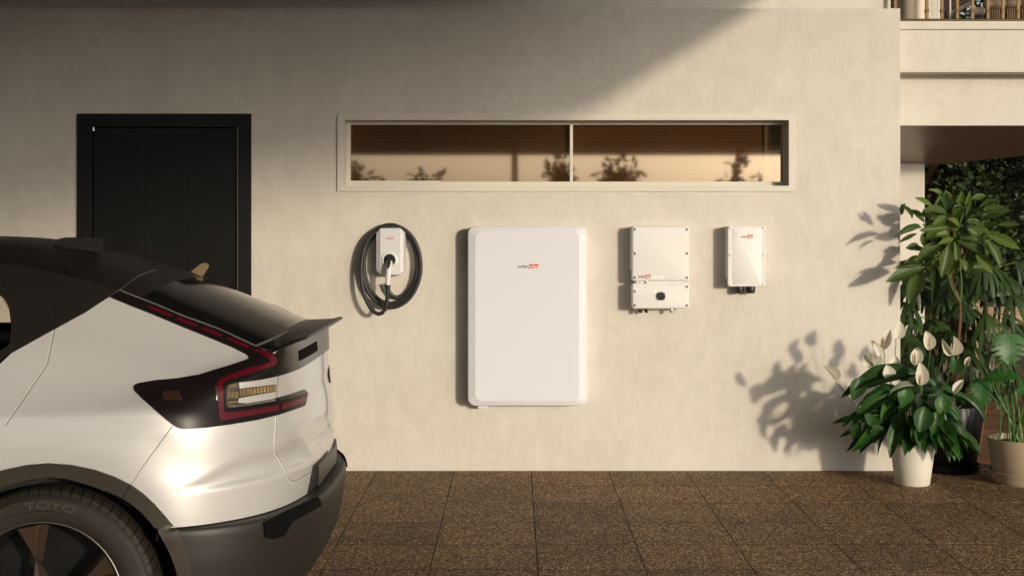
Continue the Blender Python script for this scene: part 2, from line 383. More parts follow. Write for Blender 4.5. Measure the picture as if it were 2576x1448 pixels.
# reflective glass
gm = bpy.data.materials.new('reflective_glass'); gm.use_nodes = True; nt = gm.node_tree; nt.nodes.remove(nt.nodes['Principled BSDF'])
gl = nt.nodes.new('ShaderNodeBsdfGlossy'); gl.inputs[0].default_value = (.90, .76, .54, 1); gl.inputs[1].default_value = .03
tr = nt.nodes.new('ShaderNodeBsdfTransparent'); tr.inputs[0].default_value = (.86, .79, .70, 1)
ms = nt.nodes.new('ShaderNodeMixShader'); ms.inputs[0].default_value = .34
nt.links.new(tr.outputs[0], ms.inputs[1]); nt.links.new(gl.outputs[0], ms.inputs[2]); nt.links.new(ms.outputs[0], nt.nodes['Material Output'].inputs[0])
M_slat = mat('blind_slat', (.55, .37, .24), .5, var=(5, .15))
for (a, b, fullw) in ((881, 1433.5, 1), (1441, 1970, 0)):
    pn = MB().box(gx(a)+.0005, gx(b)-.0005, YG+.020, YG+.026, gz(457)+.0005, gz(314)-.0005).build('pane', gm, win)
    x1 = gx(b)-.004 if fullw else gx(1919)
    sm = MB(); xc = (gx(a)+.004+x1)/2; hw = (x1-gx(a)-.004)/2
    sm.box(-hw, hw, -.0045, .0045, -.0012, .0012)
    sme = sm.mesh('blind_slat', M_slat)
    n = 38; zz0, zz1 = gz(456), gz(315)
    for k in range(n):
        z = zz0+(zz1-zz0)*(k+.5)/n
        inst('blind_slat', sme, win, Matrix.Translation((xc, YG+.040, z)) @ Matrix.Rotation(R(38), 4, 'X'))
MB().box(gx(1990), gx(1995), YG+.075, YG+.08, gz(457), gz(314))
MB().box(gx(875), gx(1975), YG+.30, YG+.32, gz(470), gz(300)).build('room_dark_sheet', mat('room_dark', (.05, .03, .02), .8, var=(3, .5)), win)  # dark sheet stands in for the unlit room behind the blinds
MB().box(gx(1925), gx(1969), YG+.032, YG+.036, gz(456), gz(315)).build('side_curtain', mat('linen_curtain', (.55, .50, .40), .9, var=(9, .1)), win)

# ------------------------------------------------------------------ door
door = empty('garage_side_door', ((dx0+dx1)/2, .05, 0), 'tall black flush door in black frame behind the car roof', 'door')
mb = MB(); fw = .083
mb.box(dx0-.012, dx0+fw, -.015, .16, 0, dz1+.004); mb.box(dx1-fw, dx1+.004, -.015, .16, 0, dz1+.004); mb.box(dx0+fw, dx1-fw, -.015, .16, dz1-fw, dz1+.004)
mb.build('door_frame', M_black, door)
lf = MB().box(dx0+fw+.003, dx1-fw-.004, .010, .055, .008, dz1-fw-.004, .003)
leaf = lf.build('door_leaf', M_black2, door)
for k in range(3):       # three faintly proud panels
    w = (dx1-dx0-2*fw-.10)/3; x0 = dx0+fw+.05+k*w
    MB().box(x0+.012, x0+w-.012, .0085, .012, .2, dz1-fw-.07, .001).build('panel', M_black2, leaf)
mb = MB(); hx, hz = P(235.5, 324, 0).x, P(235.5, 324, 0).z
for k in range(5): mb.lathe((hx, -.004, hz-.012+k*.006-.0025), [(.0005, 0), (.0085, 0), (.0085, .0045), (.0005, .0045)], 14)
mb.build('hinge', M_steel, door, smooth=True)
MB().box(dx1-fw-.0035, dx1-fw+.002, -.0165, .009, .3, dz1-fw).build('edge_strip', mat('bronze_strip', (.25, .19, .12), .4, metal=.8), door)
MB().box(-3.2, -1.3, .28, .29, -.03, 2.5).build('backing', M_hole, door)

# ------------------------------------------------------------------ balcony front to the right
bal = empty('balcony', (3.5, .3, 2.25), 'cream balcony front with stepped ledges above the terrace', 'balcony')
Yb = .13
def bz(py, Y=Yb): return CAMZ-(py-HY)/FD*(Y-CAMY)
XR = 8.0
XL = WX1-.02
MB().box(XL-.6, XR, Yb-.02+.3, Yb+.9, bz(75)-.02, bz(55)-.004).build('floor_slab', PL, bal)
MB().box(WX1+.002, XR, Yb-.02, Yb+.3, bz(75), bz(55)).build('top_ledge', PL, bal)
MB().box(WX1+.002, XR, Yb, Yb+.28, bz(163), bz(75)).build('face_panel', PL, bal)
MB().box(WX1+.002, XR, Yb-.006, Yb+.28, bz(182), bz(163)).build('lower_ledge', PL, bal)
Yc = Yb+.17
# beam with sloping underside
zf = bz(316, Yc); sl = .122
def sz(Y): return zf-(Y-Yc)*sl
mb = MB()
pa = [(WX1-.2, Yc, zf), (XR, Yc, zf), (XR, Yc, bz(182)), (WX1-.2, Yc, bz(182))]
mb.add(pa, [(0, 1, 2, 3)])
Ybk = 1.95
mb2 = MB()
q0 = P(2325, 419, Ybk); q1 = P(2575, 391, 1.48)
yr = 1.48-(XR-q1.x)*.15
v = [(WX1-.2, Yc, zf), (XR, Yc, zf), (XR, max(yr, .6), sz(max(yr, .6))), (q1.x, 1.48, sz(1.48)), (q0.x, Ybk, sz(Ybk)), (WX1-.2, Ybk, sz(Ybk))]
v2 = [(a, b, bz(182)+.2) for a, b, c in v]
mb.add(v+v2, [(6, 7, 8, 9, 10, 11), (1, 2, 8, 7), (2, 3, 9, 8), (3, 4, 10, 9), (4, 5, 11, 10), (5, 0, 6, 11)])
mb.build('beam', PL, bal)
sof = bpy.data.materials.new('brushed_soffit'); sof.use_nodes = True; nt = sof.node_tree; b = nt.nodes['Principled BSDF']; b.inputs['Roughness'].default_value = .38; b.inputs['Metallic'].default_value = .3
g = nt.nodes.new('ShaderNodeNewGeometry'); mp = nt.nodes.new('ShaderNodeMapping'); mp.inputs['Scale'].default_value = (1.2, 42, 42); n = nt.nodes.new('ShaderNodeTexNoise'); n.inputs['Scale'].default_value = 1.5; n.inputs['Detail'].default_value = 5
cr = nt.nodes.new('ShaderNodeValToRGB'); cr.color_ramp.elements[0].position = .3; cr.color_ramp.elements[1].position = .7; cr.color_ramp.elements[0].color = (.10, .065, .04, 1); cr.color_ramp.elements[1].color = (.22, .155, .10, 1)
nt.links.new(g.outputs['Position'], mp.inputs[0]); nt.links.new(mp.outputs[0], n.inputs[0]); nt.links.new(n.outputs['Fac'], cr.inputs[0]); nt.links.new(cr.outputs[0], b.inputs['Base Color'])
bp = nt.nodes.new('ShaderNodeBump'); bp.inputs['Strength'].default_value = .5; bp.inputs['Distance'].default_value = .004; nt.links.new(n.outputs['Fac'], bp.inputs['Height']); nt.links.new(bp.outputs[0], b.inputs['Normal'])
MB().add([(a, b_, c-.003) for a, b_, c in v], [tuple(range(6))]).build('soffit', sof, bal)
colm = MB().box(WX1+.004, P(2325.5, 420, Ybk-.12).x, Ybk-.12, Ybk-.001, -.01, sz(Ybk)+.01)
tag(colm.build('wall_pier', PL), 'plain cream wall pier under the balcony behind the plants', 'pillar')

# railing
rail = empty('balcony_railing', (3.4, Yb+.03, bz(55)), 'brass balcony railing with collared square balusters', 'railing')
M_brass = mat('aged_brass', (.17, .11, .045), .55, metal=.5, var=(20, .15))
M_brassd = mat('dark_brass', (.10, .065, .03), .4, metal=.6)
Yr = Yb+.03
def rx(px): return P(px, 0, Yr).x
z0r = bz(55, Yr-.05)
rb = MB().box(WX1-.02, XR, Yr-.035, Yr+.03, z0r, z0r+.022, .004); rb.build('bottom_rail', M_brassd, rail)
MB().tube([(WX1-.02, Yr-.036, z0r+.012), (XR, Yr-.036, z0r+.012)], .006, 8).build('rail_bead', M_brass, rail)
MB().box(WX1-.35, XR, Yr-.03, Yr+.03, z0r+.95, z0r+.99, .01).build('hand_rail', M_brassd, rail)
bm_ = MB().box(-.0075, .0075, -.0075, .0075, .02, .95); bm_.box(-.014, -.0076, -.012, .010, .02, .95)
bal_me = MB().box(-.0085, .0085, -.009, .009, .02, .955).mesh('baluster', M_brass)
shd = MB(); shd.box(-.0135, .0135, -.013, .013, .068, .076, .002); shd.box(-.0135, .0135, -.013, .013, .080, .088, .002)
col_me = shd.mesh('collar', M_brassd)
for k in range(-1, 40):
    x = rx(2330.5)+(rx(2369.5)-rx(2330.5))*k*.985
    if x > XR-.1: break
    if k == -1: x = rx(2251.5)
    b1 = inst('baluster', bal_me, rail, Matrix.Translation((x, Yr, z0r)))
    c1 = bpy.data.objects.new('collar', col_me); COL.objects.link(c1); c1.parent = b1
# things on the balcony
Yh = 1.2
tag(MB().box(2.0, 2.62, .62, .66, 2.8, 3.6).build('louvre_screen', mat('dark_louvre', (.045, .024, .016), .6)), 'dark brown slatted screen beside the upper railing', 'screen')
scr = bpy.data.objects['louvre_screen']
sl_me = MB().box(-.31, .31, -.008, .008, -.028, .028, .003).mesh('slat', mat('dark_louvre', (.045, .024, .016), .6))
for k in range(11): inst('slat', sl_me, scr, Matrix.Translation((2.31, .605, 2.86+k*.066)) @ Matrix.Rotation(R(25), 4, 'X'))
mb = MB().lathe((P(2300, 30, .75).x, .75, 2.75), [(.0, 0), (.11, 0), (.115, .02), (.115, .9), (.0, .9)], 36)
tag(mb.build('round_column', mat('cream_column', (.62, .55, .42), .5), smooth=True), 'smooth cream round column behind the brass railing', 'column')
mb = MB().lathe((P(2345, 30, .95).x, .95, 2.75), [(.0, 0), (.062, 0), (.062, .9), (.0, .9)], 30)
tag(mb.build('slim_column', mat('pale_column', (.72, .67, .58), .45), smooth=True), 'paler slim column right of the cream round column', 'column')
# a dark awning over the balcony
a0, a1, a2, a3 = P(2366, 42, 1.3), P(2440, 6, 1.3), P(2440, -60, 1.3), P(2366, -60, 1.3)
mb = MB().add([a0, a1, a2, a3]+[p+Vector((0, .5, .02)) for p in (a0, a1, a2, a3)], [(0, 1, 2, 3), (7, 6, 5, 4), (0, 4, 5, 1), (1, 5, 6, 2), (2, 6, 7, 3), (3, 7, 4, 0)])
aw = mb.build('awning', mat('dark_canvas', (.035, .022, .018), .8)); tag(aw, 'dark brown sloping awning above the balcony chairs', 'awning')
MB().tube([P(2366, 45, 1.28), P(2442, 8, 1.28)], .016, 8).build('edge_bar', mat('awning_bar', (.16, .13, .10), .6), aw)
MB().box(P(2385, 0, 1.25).x, P(2389, 0, 1.25).x, 1.22, 1.25, 2.75, 3.4).build('post', mat('cream_post', (.7, .66, .55), .6), aw)
# corded chairs
M_cord = mat('tan_cord', (.30, .20, .11), .8); M_chair = mat('chair_frame', (.03, .024, .02), .6)
def chair(px0, px1, top, lbl, dark=False):
    Y = .9; a = P(px0, top, Y); b = P(px1, top, Y)
    r = empty('corded_chair', ((a.x+b.x)/2, Y, 2.76), lbl, 'chair', 'corded chairs on the balcony')
    MB().box(a.x, b.x, Y+.02, Y+.06, 2.76, a.z-.02, .01).build('back_panel', M_chair, r)
    MB().box(a.x-.01, b.x+.01, Y-.02, Y+.07, a.z-.02, a.z+.035, .014).build('top_roll', mat('tan_cushion', (.20, .14, .09), .8, bump=(60, .4)) if not dark else mat('grey_cushion', (.16, .13, .10), .85), r)
    MB().box(a.x, b.x, Y+.07, Y+.5, 2.80, 2.86, .01).build('seat', M_chair, r)
    n = max(3, int((b.x-a.x)/.0115)); cm = MB().tube([(0, 0, 0), (.01, .002, a.z-.02-2.76)], .0032, 5).mesh('cord', M_cord if not dark else M_chair)
    for k in range(n): inst('cord', cm, r, Matrix.Translation((a.x+(k+.5)*(b.x-a.x)/n-.005, Y+.012, 2.762)))
chair(2481, 2529, 13, 'tan corded chair back behind the middle of the railing')
chair(2532, 2566, 11, 'tan corded chair back second from the picture edge')
chair(2570, 2610, 4, 'tan corded chair back at the right picture edge')
chair(2446, 2474, 31, 'low dark corded chair back left of the tan chairs', True)

# ------------------------------------------------------------------ logo and wall units
def text_mesh(txt, size, mt, extrude=.0006, shear=0, sx=1.0):
    c = bpy.data.curves.new('t', 'FONT'); c.body = txt; c.size = size; c.extrude = extrude; c.align_x = 'LEFT'; c.shear = shear; c.offset = .012 if size > .5 else 0; c.resolution_u = 3
    o = bpy.data.objects.new('t', c); COL.objects.link(o)
    bpy.context.view_layer.update()
    me = bpy.data.meshes.new_from_object(o.evaluated_get(bpy.context.evaluated_depsgraph_get()))
    bpy.data.objects.remove(o); bpy.data.curves.remove(c)
    for v in me.vertices: v.co.x *= sx
    me.materials.clear(); me.materials.append(mt); return me
def bbox(me):
    xs = [v.co.x for v in me.vertices]; ys = [v.co.y for v in me.vertices]; return min(xs), max(xs), min(ys), max(ys)
def logo(x, z, h, w, Y, parent, ink=M_ink):
    """x,z lower left of the word; h x-height; w full width, ends on the red block"""
    root = parent
    s = text_mesh('solar', 1, ink); x0, x1, y0, y1 = bbox(s)
    W1 = w*.50; sc = W1/(x1-x0); scz = h/.53
    M = Matrix.Translation((x-x0*sc, Y, z)) @ Matrix.Rotation(R(90), 4, 'X') @ Matrix.Diagonal((sc, scz, 1, 1))
    inst('lettering', s, root, M)
    e = text_mesh('edge', 1, M_inkw); a0, a1, _, _ = bbox(e); W2 = w*.44; sc2 = W2/(a1-a0)
    M = Matrix.Translation((x+w*.535-a0*sc2, Y-.0014, z)) @ Matrix.Rotation(R(90), 4, 'X') @ Matrix.Diagonal((sc2, scz, 1, 1))
    inst('lettering', e, root, M)
    xa, xb = x+w*.49, x+w*1.0; zb, zt = z-h*.33, z+h*1.5
    mb = MB(); v = [(xa, zb), (xb-w*.05, zb), (xb, zt), (xa+w*.06, zt)]
    mb.add([(p, Y+.0003, q) for p, q in v]+[(p, Y-.0007, q) for p, q in v], [(0, 1, 2, 3), (7, 6, 5, 4), (0, 4, 5, 1), (1, 5, 6, 2), (2, 6, 7, 3), (3, 7, 4, 0)])
    mb.build('red_block', M_red, root)
def fx(px, Y): return P(px, 0, Y).x
def fz(py, Y): return P(0, py, Y).z
def S(x, y): return x/1.5906, y/1.5906

# home battery
Yf = -.14
bx0, bx1, bz0, bz1 = fx(1176, Yf), fx(1476, Yf), fz(1021, Yf), fz(569, Yf)
bat = empty('home_battery', ((bx0+bx1)/2, -.1, bz0), 'large white upright battery cabinet in the middle of the wall', 'battery')
M_bat = mat('battery_shell', (.70, .715, .75), .5, spec=.3, bump=(400, .015))
mb = MB(); rbox(mb, bx0+.004, bx1-.004, bz0+.004, bz1-.004, .0, -.105, .045, .006); mb.build('rear_housing', M_bat, bat, smooth=True)
mb = MB(); k = 8
O = lambda x0, x1, z0, z1, r, c: outline(x0, x1, z0, z1, r, k, c)
rs = []
for ins, y, r, c in ((0, -.107, .05, 0), (0, -.118, .05, 0), (.0025, -.123, .048, 0), (.006, -.126, .044, 0)):
    rs.append([(x, y, z) for x, z in O(bx0+ins, bx1-ins, bz0+ins, bz1-ins, r, c)])
fi = .046
rs.append([(x, -.1385, z) for x, z in O(bx0+fi, bx1-fi, bz0+.030, bz1-.030, .032, True)])
rs.append([(x, -.14, z) for x, z in O(bx0+fi+.003, bx1-fi-.003, bz0+.033, bz1-.033, .030, True)])
mb.rings(rs); mb.build('front_cover', M_bat, bat, smooth=True, angle=12)
mb = MB().box(bx0+.0015, bx0+.02, -.100, -.015, bz1-.265, bz1-.055, .004); mb.build('side_vent', M_hole, bat)
for zz in (bz1-.10, bz1-.235): MB().tube([(bx0+.002, -.06, zz), (bx0-.002, -.06, zz)], .006, 10).build('vent_screw', M_screw, bat)
fxa, fxb = fx(1200, -.09), fx(1228, -.09)
MB().add([(fxa, -.10, bz0+.01), (fxb+.004, -.10, bz0+.01), (fxb, -.095, bz0-.020), (fxa+.008, -.095, bz0-.020), (fxa, -.02, bz0+.01), (fxb+.004, -.02, bz0+.01), (fxb, -.02, bz0-.020), (fxa+.008, -.02, bz0-.020)],
   [(0, 1, 2, 3), (7, 6, 5, 4), (0, 4, 5, 1), (1, 5, 6, 2), (2, 6, 7, 3), (3, 7, 4, 0)]).build('mounting_foot', M_bat, bat)
lx, lz = fx((1980+910/9.908)/1.5906, -.14), fz((1000+700/9.908)/1.5906, -.14)
logo(lx, lz, .0145, fx((1980+1735/9.908)/1.5906, -.14)-lx, -.1404, bat)

def screw(parent, px, py, Y, r=.0075, m=M_screw, deep=True):
    c = P(px, py, Y)
    mb = MB().lathe(c, [(r*1.15, .001), (r*1.15, -.0012), (r*.8, -.0018), (.0003, -.0018)], 16, 'Y'); o = mb.build('screw', m, parent, smooth=True)
    MB().lathe((c.x+.001, c.y-.0019, c.z), [(r*.45, .0), (r*.45, -.0004), (.0002, -.0004)], 8, 'Y').build('drive_hole', M_hole, o)
    return o
def gland(parent, px, py0, py1, Y, wpx, m, hexn=8, name='cable_gland'):
    c = P(px, py0, Y); z1 = fz(py1, Y); r = wpx/2/FD*(Y-CAMY)
    mb = MB().lathe((c.x, c.y, 0), [(r*.6, c.z+.01), (r*.6, c.z-.002), (r*.98, c.z-.002), (r, c.z-.006), (r, z1+(c.z-z1)*.35), (r*.86, z1+.002), (r*.6, z1), (.0005, z1)], 16)
    o = mb.build(name, m, parent, smooth=True, angle=35)
    return o
# inverter : coordinates from source pixels 2460+x/3.62, 880+y/3.62
def Q(x, y): return ((2460+x/3.62)/1.5906, (880+y/3.62)/1.5906)
Yi = -.125
inv = empty('solar_inverter', (fx(1660, Yi), -.08, fz(775, Yi)), 'white two-part inverter with round black rotary switch on its lower box', 'inverter')
a = Q(245, 85); b = Q(1072, 885)
mb = MB(); x0, x1, z0, z1 = fx(a[0], Yi), fx(b[0], Yi), fz(b[1], Yi), fz(a[1], Yi)
rs = []
for y, xl, zb in ((-.002, x0+.030, z0+.16), (-.10, x0-.004, z0+.02)): pass
bodyw = MB(); rbox(bodyw, x0-.002, x1-.006, z0+.055, z1-.004, 0, -.085, .02, .008); rbox(bodyw, x0+.006, x1-.008, z0+.010, z0+.054, -.02, -.085, .018, .004)
bodyw.build('upper_housing', M_white, inv, smooth=True)
mb = MB(); rbox(mb, x0, x1, z0, z1, -.086, Yi, .016, .012, cn=4); uc = mb.build('upper_cover', M_white, inv, smooth=True)
for p in ((288, 135), (1043, 135), (288, 484), (1043, 484), (288, 832), (1043, 832)): screw(uc, *Q(*p), Yi)
l0, l1 = Q(525, 852), Q(715, 797)
MB().box(fx(l0[0], Yi), fx(l1[0], Yi), Yi-.0006, Yi+.001, fz(l0[1], Yi), fz(l1[1], Yi)).build('blank_sticker', M_label, inv)
l0, l1 = Q(338, 832), Q(520, 832); logo(fx(l0[0], Yi), fz(l0[1], Yi), .0115, fx(l1[0], Yi)-fx(l0[0], Yi), Yi-.0003, inv)
a2, b2 = Q(247, 912), Q(1072, 1285)
x0, x1, zz0, zz1 = fx(a2[0], Yi), fx(b2[0], Yi), fz(b2[1], Yi), fz(a2[1], Yi)
mb = MB(); rbox(mb, x0+.004, x1-.006, zz0+.004, zz1-.004, 0, -.085, .015, .006); mb.build('lower_housing', M_white, inv, smooth=True)
mb = MB(); rbox(mb, x0, x1, zz0, zz1, -.086, Yi, .016, .012, cn=4); lc = mb.build('lower_cover', M_white, inv, smooth=True)
for p in ((288, 1033), (1043, 965), (288, 1233), (1043, 1233)): screw(lc, *Q(*p), Yi)
# link between the boxes
p0, p1 = Q(315, 914), Q(1000, 883)
MB().box(fx(p0[0], -.12), fx(p1[0], -.12), -.105, -.02, zz1-.003, z0+.003).build('link_plate', M_white, inv)
p0 = Q(350, 905); c = P(*p0, -.106); MB().box(c.x-.006, c.x+.006, -.1065, -.1045, c.z-.002, c.z+.002).build('red_mark', M_red, inv)
p0 = Q(458, 898); gland(inv, p0[0], p0[1]-4, p0[1]+5, -.112, 6, M_steel, name='link_connector')
# switch
c0 = P(*Q(668, 1100), Yi)
sw = MB().box(c0.x-.0265, c0.x+.0265, Yi-.004, Yi+.001, c0.z-.0265, c0.z+.0265, .002).build('switch_plate', M_steel, inv)
MB().lathe((c0.x, Yi-.004, c0.z), [(.0260, 0), (.0260, -.010), (.0235, -.014), (.0185, -.0145), (.0165, -.009), (.0003, -.009)], 36, 'Y').build('dial', M_dplastic, sw, smooth=True, angle=30)
MB().box(c0.x-.010, c0.x+.0262, Yi-.022, Yi-.012, c0.z-.0052, c0.z+.0052, .002).build('knob', mat('knob_plastic', (.035, .028, .026), .35), sw)
MB().box(c0.x-.0015, c0.x+.0025, Yi-.0228, Yi-.0218, c0.z-.002, c0.z+.002).build('indicator', M_hole, sw)
for p, w, m in (((372, 1288), 11, M_dplastic), ((456, 1288), 9.5, M_dplastic), ((818, 1288), 9, M_steel)):
    q = Q(*p); gland(inv, q[0], q[1]-1, q[1]+9.5, -.08, w, m)

# small interface box
def Q2(x, y): return ((2860+x/4.527)/1.5906, (880+y/4.527)/1.5906)
Yu = -.115
a, b = Q2(236, 107), Q2(910, 1203)
x0, x1, z0, z1 = fx(a[0], Yu), fx(b[0], Yu), fz(b[1], Yu), fz(a[1], Yu)
ub = empty('backup_interface', ((x0+x1)/2, -.06, z0), 'smaller white wall box with four indicator dots and two black glands', 'electrical box')
mb = MB(); rbox(mb, x0+.001, x1-.004, z0+.045, z1-.003, 0, -.085, .006, .003); mb.build('housing', M_white, ub, smooth=True)
mb = MB(); rbox(mb, x0, x1, z0, z1, -.0855, Yu+.008, .007, .002)
mb.build('cover_rim', M_white, ub, smooth=True)
mb = MB(); rs = []
for ins, y in ((.001, Yu+.0081), (.001, Yu+.006), (.0, Yu+.004)): rs.append([(x, y, z) for x, z in outline(x0+ins, x1-ins, z0+ins, z1-ins, .007)])
rs.append([(x, Yu, z) for x, z in outline(x0+.002, x1-.002, z0+.002, z1-.002, .006)])
mb.rings(rs); cv = mb.build('cover', M_white, ub, smooth=True)
mb = MB(); rs = [[(x, y, z) for x, z in outline(x0+.028+i, x1-.022-i, z0+.008+i, z1-.008-i, .01)] for i, y in ((0, Yu+.0005), (.004, Yu-.002))]
mb.rings(rs); mb.build('raised_panel', M_white, ub, smooth=True)
for p in ((271, 140), (877, 140), (271, 638), (877, 638), (271, 1167), (877, 1167)): screw(cv, *Q2(*p), Yu-.0005, .0062, mat('pale_steel', (.55, .52, .46), .35, metal=.7))
for i, (w, t) in enumerate(((50, 'PV'), (50, 'GRID'), (45, 'LOAD'), (45, 'BATT'))):
    q = Q2(400, 235+22*i); c = P(*q, Yu-.002)
    MB().lathe((c.x, c.y, c.z), [(.0016, 0), (.0016, -.0008), (.0002, -.0008)], 8, 'Y').build('indicator_light', M_hole, ub)
    q = Q2(340, 235+22*i); c2 = P(*q, Yu-.002)
    for kx in range(5):
        MB().box(c2.x+kx*.0028, c2.x+kx*.0028+.0019, Yu-.0026, Yu-.0018, c2.z-.0009, c2.z+.0009).build('legend_mark', mat('grey_print', (.25, .24, .22), .6), ub)
l0, l1 = Q2(466, 320), Q2(692, 320); logo(fx(l0[0], Yu), fz(l0[1], Yu), .0125, fx(l1[0], Yu)-fx(l0[0], Yu), Yu-.0022, ub, mat('grey_ink', (.09, .085, .08), .5))
for p in ((443, 1203), (650, 1203)):
    q = Q2(*p); gland(ub, q[0], q[1]-1, q[1]+17.2, -.055, 22.5, M_dplastic)
q = Q2(518, 1206); c = P(*q, -.06); MB().box(c.x-.002, c.x+.002, -.062, -.056, c.z-.004, c.z+.004).build('drain_plug', M_steel, ub)

# car charger
def QE(x, y): return ((1400+x/3.291)/1.5906, (860+y/3.291)/1.5906)
Ye_ = -.115
a, b = QE(338, 168), QE(722, 795)
x0, x1, z0, z1 = fx(a[0], Ye_), fx(b[0], Ye_), fz(b[1], Ye_), fz(a[1], Ye_)
evc = empty('car_charger', ((x0+x1)/2, -.06, z0), 'white wall charger with plug holstered and black cable coiled round it', 'car charger')
M_ev = mat('charger_shell', (.66, .655, .67), .45, spec=.35, bump=(300, .02))
mb = MB(); rs = []
for ins, y, r in ((.004, 0, .03), (.0, -.02, .032), (.0, -.088, .032), (.002, -.093, .031)):
    rs.append([(x, y, z) for x, z in outline(x0+ins, x1-ins, z0+ins, z1-ins, r, 3, True)])
# front facet: middle panel proud, side strips slope back
rs.append([(x, -.100-(.015 if x0+.028 < x < x1-.028 else .004), z) for x, z in outline(x0+.005, x1-.005, z0+.005, z1-.005, .029, 3, True)])
mb.rings(rs, True, False)
mb.build('housing', M_ev, evc, smooth=True, angle=20)
cxa, cxb = x0+.030, x1-.030
pts = outline(x0+.005, x1-.005, z0+.005, z1-.005, .029, 3, True)
fr = MB(); xm0, xm1 = x0+.030, x1-.030
ov = [(x0+.005, -.1035, z0+.034), (xm0, -.115, z0+.0052), (xm0, -.115, z1-.0052), (x0+.005, -.1035, z1-.034)]
fr.add([ (x0+.0045, -.098, z0+.034), (xm0, -.1155, z0+.0045), (xm0, -.1155, z1-.0045), (x0+.0045, -.098, z1-.034),
         (xm1, -.1155, z0+.0045), (x1-.0045, -.098, z0+.034), (x1-.0045, -.098, z1-.034), (xm1, -.1155, z1-.0045)],
       [(0, 1, 2, 3), (1, 4, 7, 2), (4, 5, 6, 7)])
fr.add([(x0+.0045, -.098, z0+.034), (xm0, -.1155, z0+.0045), (xm0, -.09, z0+.006), (x0+.006, -.09, z0+.034)], [(0, 1, 2, 3)])
fr.add([(xm1, -.1155, z0+.0045), (x1-.0045, -.098, z0+.034), (x1-.006, -.09, z0+.034), (xm1, -.09, z0+.006)], [(0, 1, 2, 3)])
fr.add([(xm0, -.1155, z0+.0045), (xm1, -.1155, z0+.0045), (xm1, -.09, z0+.006), (xm0, -.09, z0+.006)], [(0, 1, 2, 3)])
fr.add([(xm0, -.1155, z1-.0045), (xm1, -.1155, z1-.0045), (xm1, -.09, z1-.006), (xm0, -.09, z1-.006)], [(0, 1, 2, 3)])
fr.add([(x0+.0045, -.098, z1-.034), (xm0, -.1155, z1-.0045), (xm0, -.09, z1-.006), (x0+.006, -.09, z1-.034)], [(0, 1, 2, 3)])
fr.add([(xm1, -.1155, z1-.0045), (x1-.0045, -.098, z1-.034), (x1-.006, -.09, z1-.034), (xm1, -.09, z1-.006)], [(0, 1, 2, 3)])
fr.build('front_cover', M_ev, evc)
l0, l1 = QE(470, 316), QE(580, 316); logo(fx(l0[0], -.1155), fz(l0[1], -.1155), .0075, fx(l1[0], -.1155)-fx(l0[0], -.1155), -.1158, evc)
hc = P(*QE(520, 592), -.118); rr = .0385
MB().lathe((hc.x, -.1155, hc.z), [(rr+.014, 0), (rr+.012, -.006), (rr+.004, -.009), (rr, -.008), (rr-.002, .0), (rr-.003, .001)], 40, 'Y').build('holster_ring', mat('pale_ring', (.66, .70, .67), .3), evc, smooth=True)
MB().lathe((hc.x, -.1155, hc.z), [(rr-.001, -.006), (rr-.006, -.0015), (.0003, -.001)], 40, 'Y').build('holster', mat('green_black', (.008, .016, .013), .4), evc, smooth=True)
# connector
def CP(x, y, Y): return P(*QE(x, y), Y)
con = MB()
path = [(516, 600, -.128, .020), (517, 640, -.150, .0215), (516, 700, -.162, .021), (505, 780, -.165, .0185), (500, 850, -.163, .0170), (500, 922, -.160, .0168)]
rs = []
for x, y, Y, r in path:
    c = CP(x, y, Y); rs.append([c+Vector((r*math.cos(t), r*.95*math.sin(t), 0)) for t in [2*math.pi*k/20 for k in range(20)]])
con.rings(rs); cobj = con.build('connector', M_whitep, evc, smooth=True)
gi = MB(); rs = []
for x, y, Y, r in ((516, 560, -.135, .007), (516, 590, -.152, .0095), (515, 630, -.170, .010), (511, 670, -.1815, .0088), (505, 705, -.1835, .004)):
    c = CP(x, y, Y); rs.append([c+Vector((r*math.cos(t), r*.6*math.sin(t), 0)) for t in [2*math.pi*k/12 for k in range(12)]])
gi.rings(rs); gi.build('grip_inlay', mat('brown_grip', (.03, .02, .022), .5), cobj, smooth=True)
cl = MB(); c = CP(500, 922, -.160); c2 = CP(497, 1015, -.158)
cl.lathe((c.x, c.y, 0), [(.0175, c.z+.001), (.0175, c.z-.006), (.016, c.z-.008), (.0145, c2.z+.012), (.0145, c2.z+.009), (.0125, c2.z+.007), (.0125, c2.z-.002), (.009, c2.z-.003)], 20)
cl.build('collar', M_rubber, cobj, smooth=True, angle=30)
# cable: loops round the charger then up to the connector
cab = []
def ell(cx, cy, ax, ay, a0, a1, Y0, Y1, n=26, ax1=None, ay1=None):
    for k in range(n+1):
        t = k/n; a = R(a0+(a1-a0)*t); AX = ax+((ax1 or ax)-ax)*t; AY = ay+((ay1 or ay)-ay)*t
        cab.append(CP(cx+AX*math.sin(a), cy-AY*math.cos(a), Y0+(Y1-Y0)*t))
# starts below housing, swings down right, round three turns anticlockwise in view
cab += [CP(470, 900, -.05), CP(478, 980, -.045), CP(505, 1060, -.04), CP(560, 1115, -.035)]
ell(535, 650, 345, 480, 160, -60, -.030, -.030, 40, 352, 495)
ell(535, 655, 352, 500, -60, -250, -.030, -.048, 40, 352, 520)
ell(535, 660, 352, 525, -250, -430, -.052, -.060, 40, 372, 540)
ell(535, 665, 375, 545, -70, -250, -.060, -.070, 40, 398, 560)
ell(537, 670, 398, 560, -250, -415, -.070, -.085, 40, 398, 520)
# from the top left round down the outside and into the free loop
pts2 = [(175, 420), (145, 540), (135, 680), (140, 820), (148, 930), (170, 1040), (205, 1150), (255, 1240), (320, 1315), (385, 1347), (440, 1330), (472, 1270), (487, 1190), (495, 1100), (498, 1015)]
last = len(cab)
for i, (x, y) in enumerate(pts2): cab.append(CP(x, y, -.09-.07*i/len(pts2)))
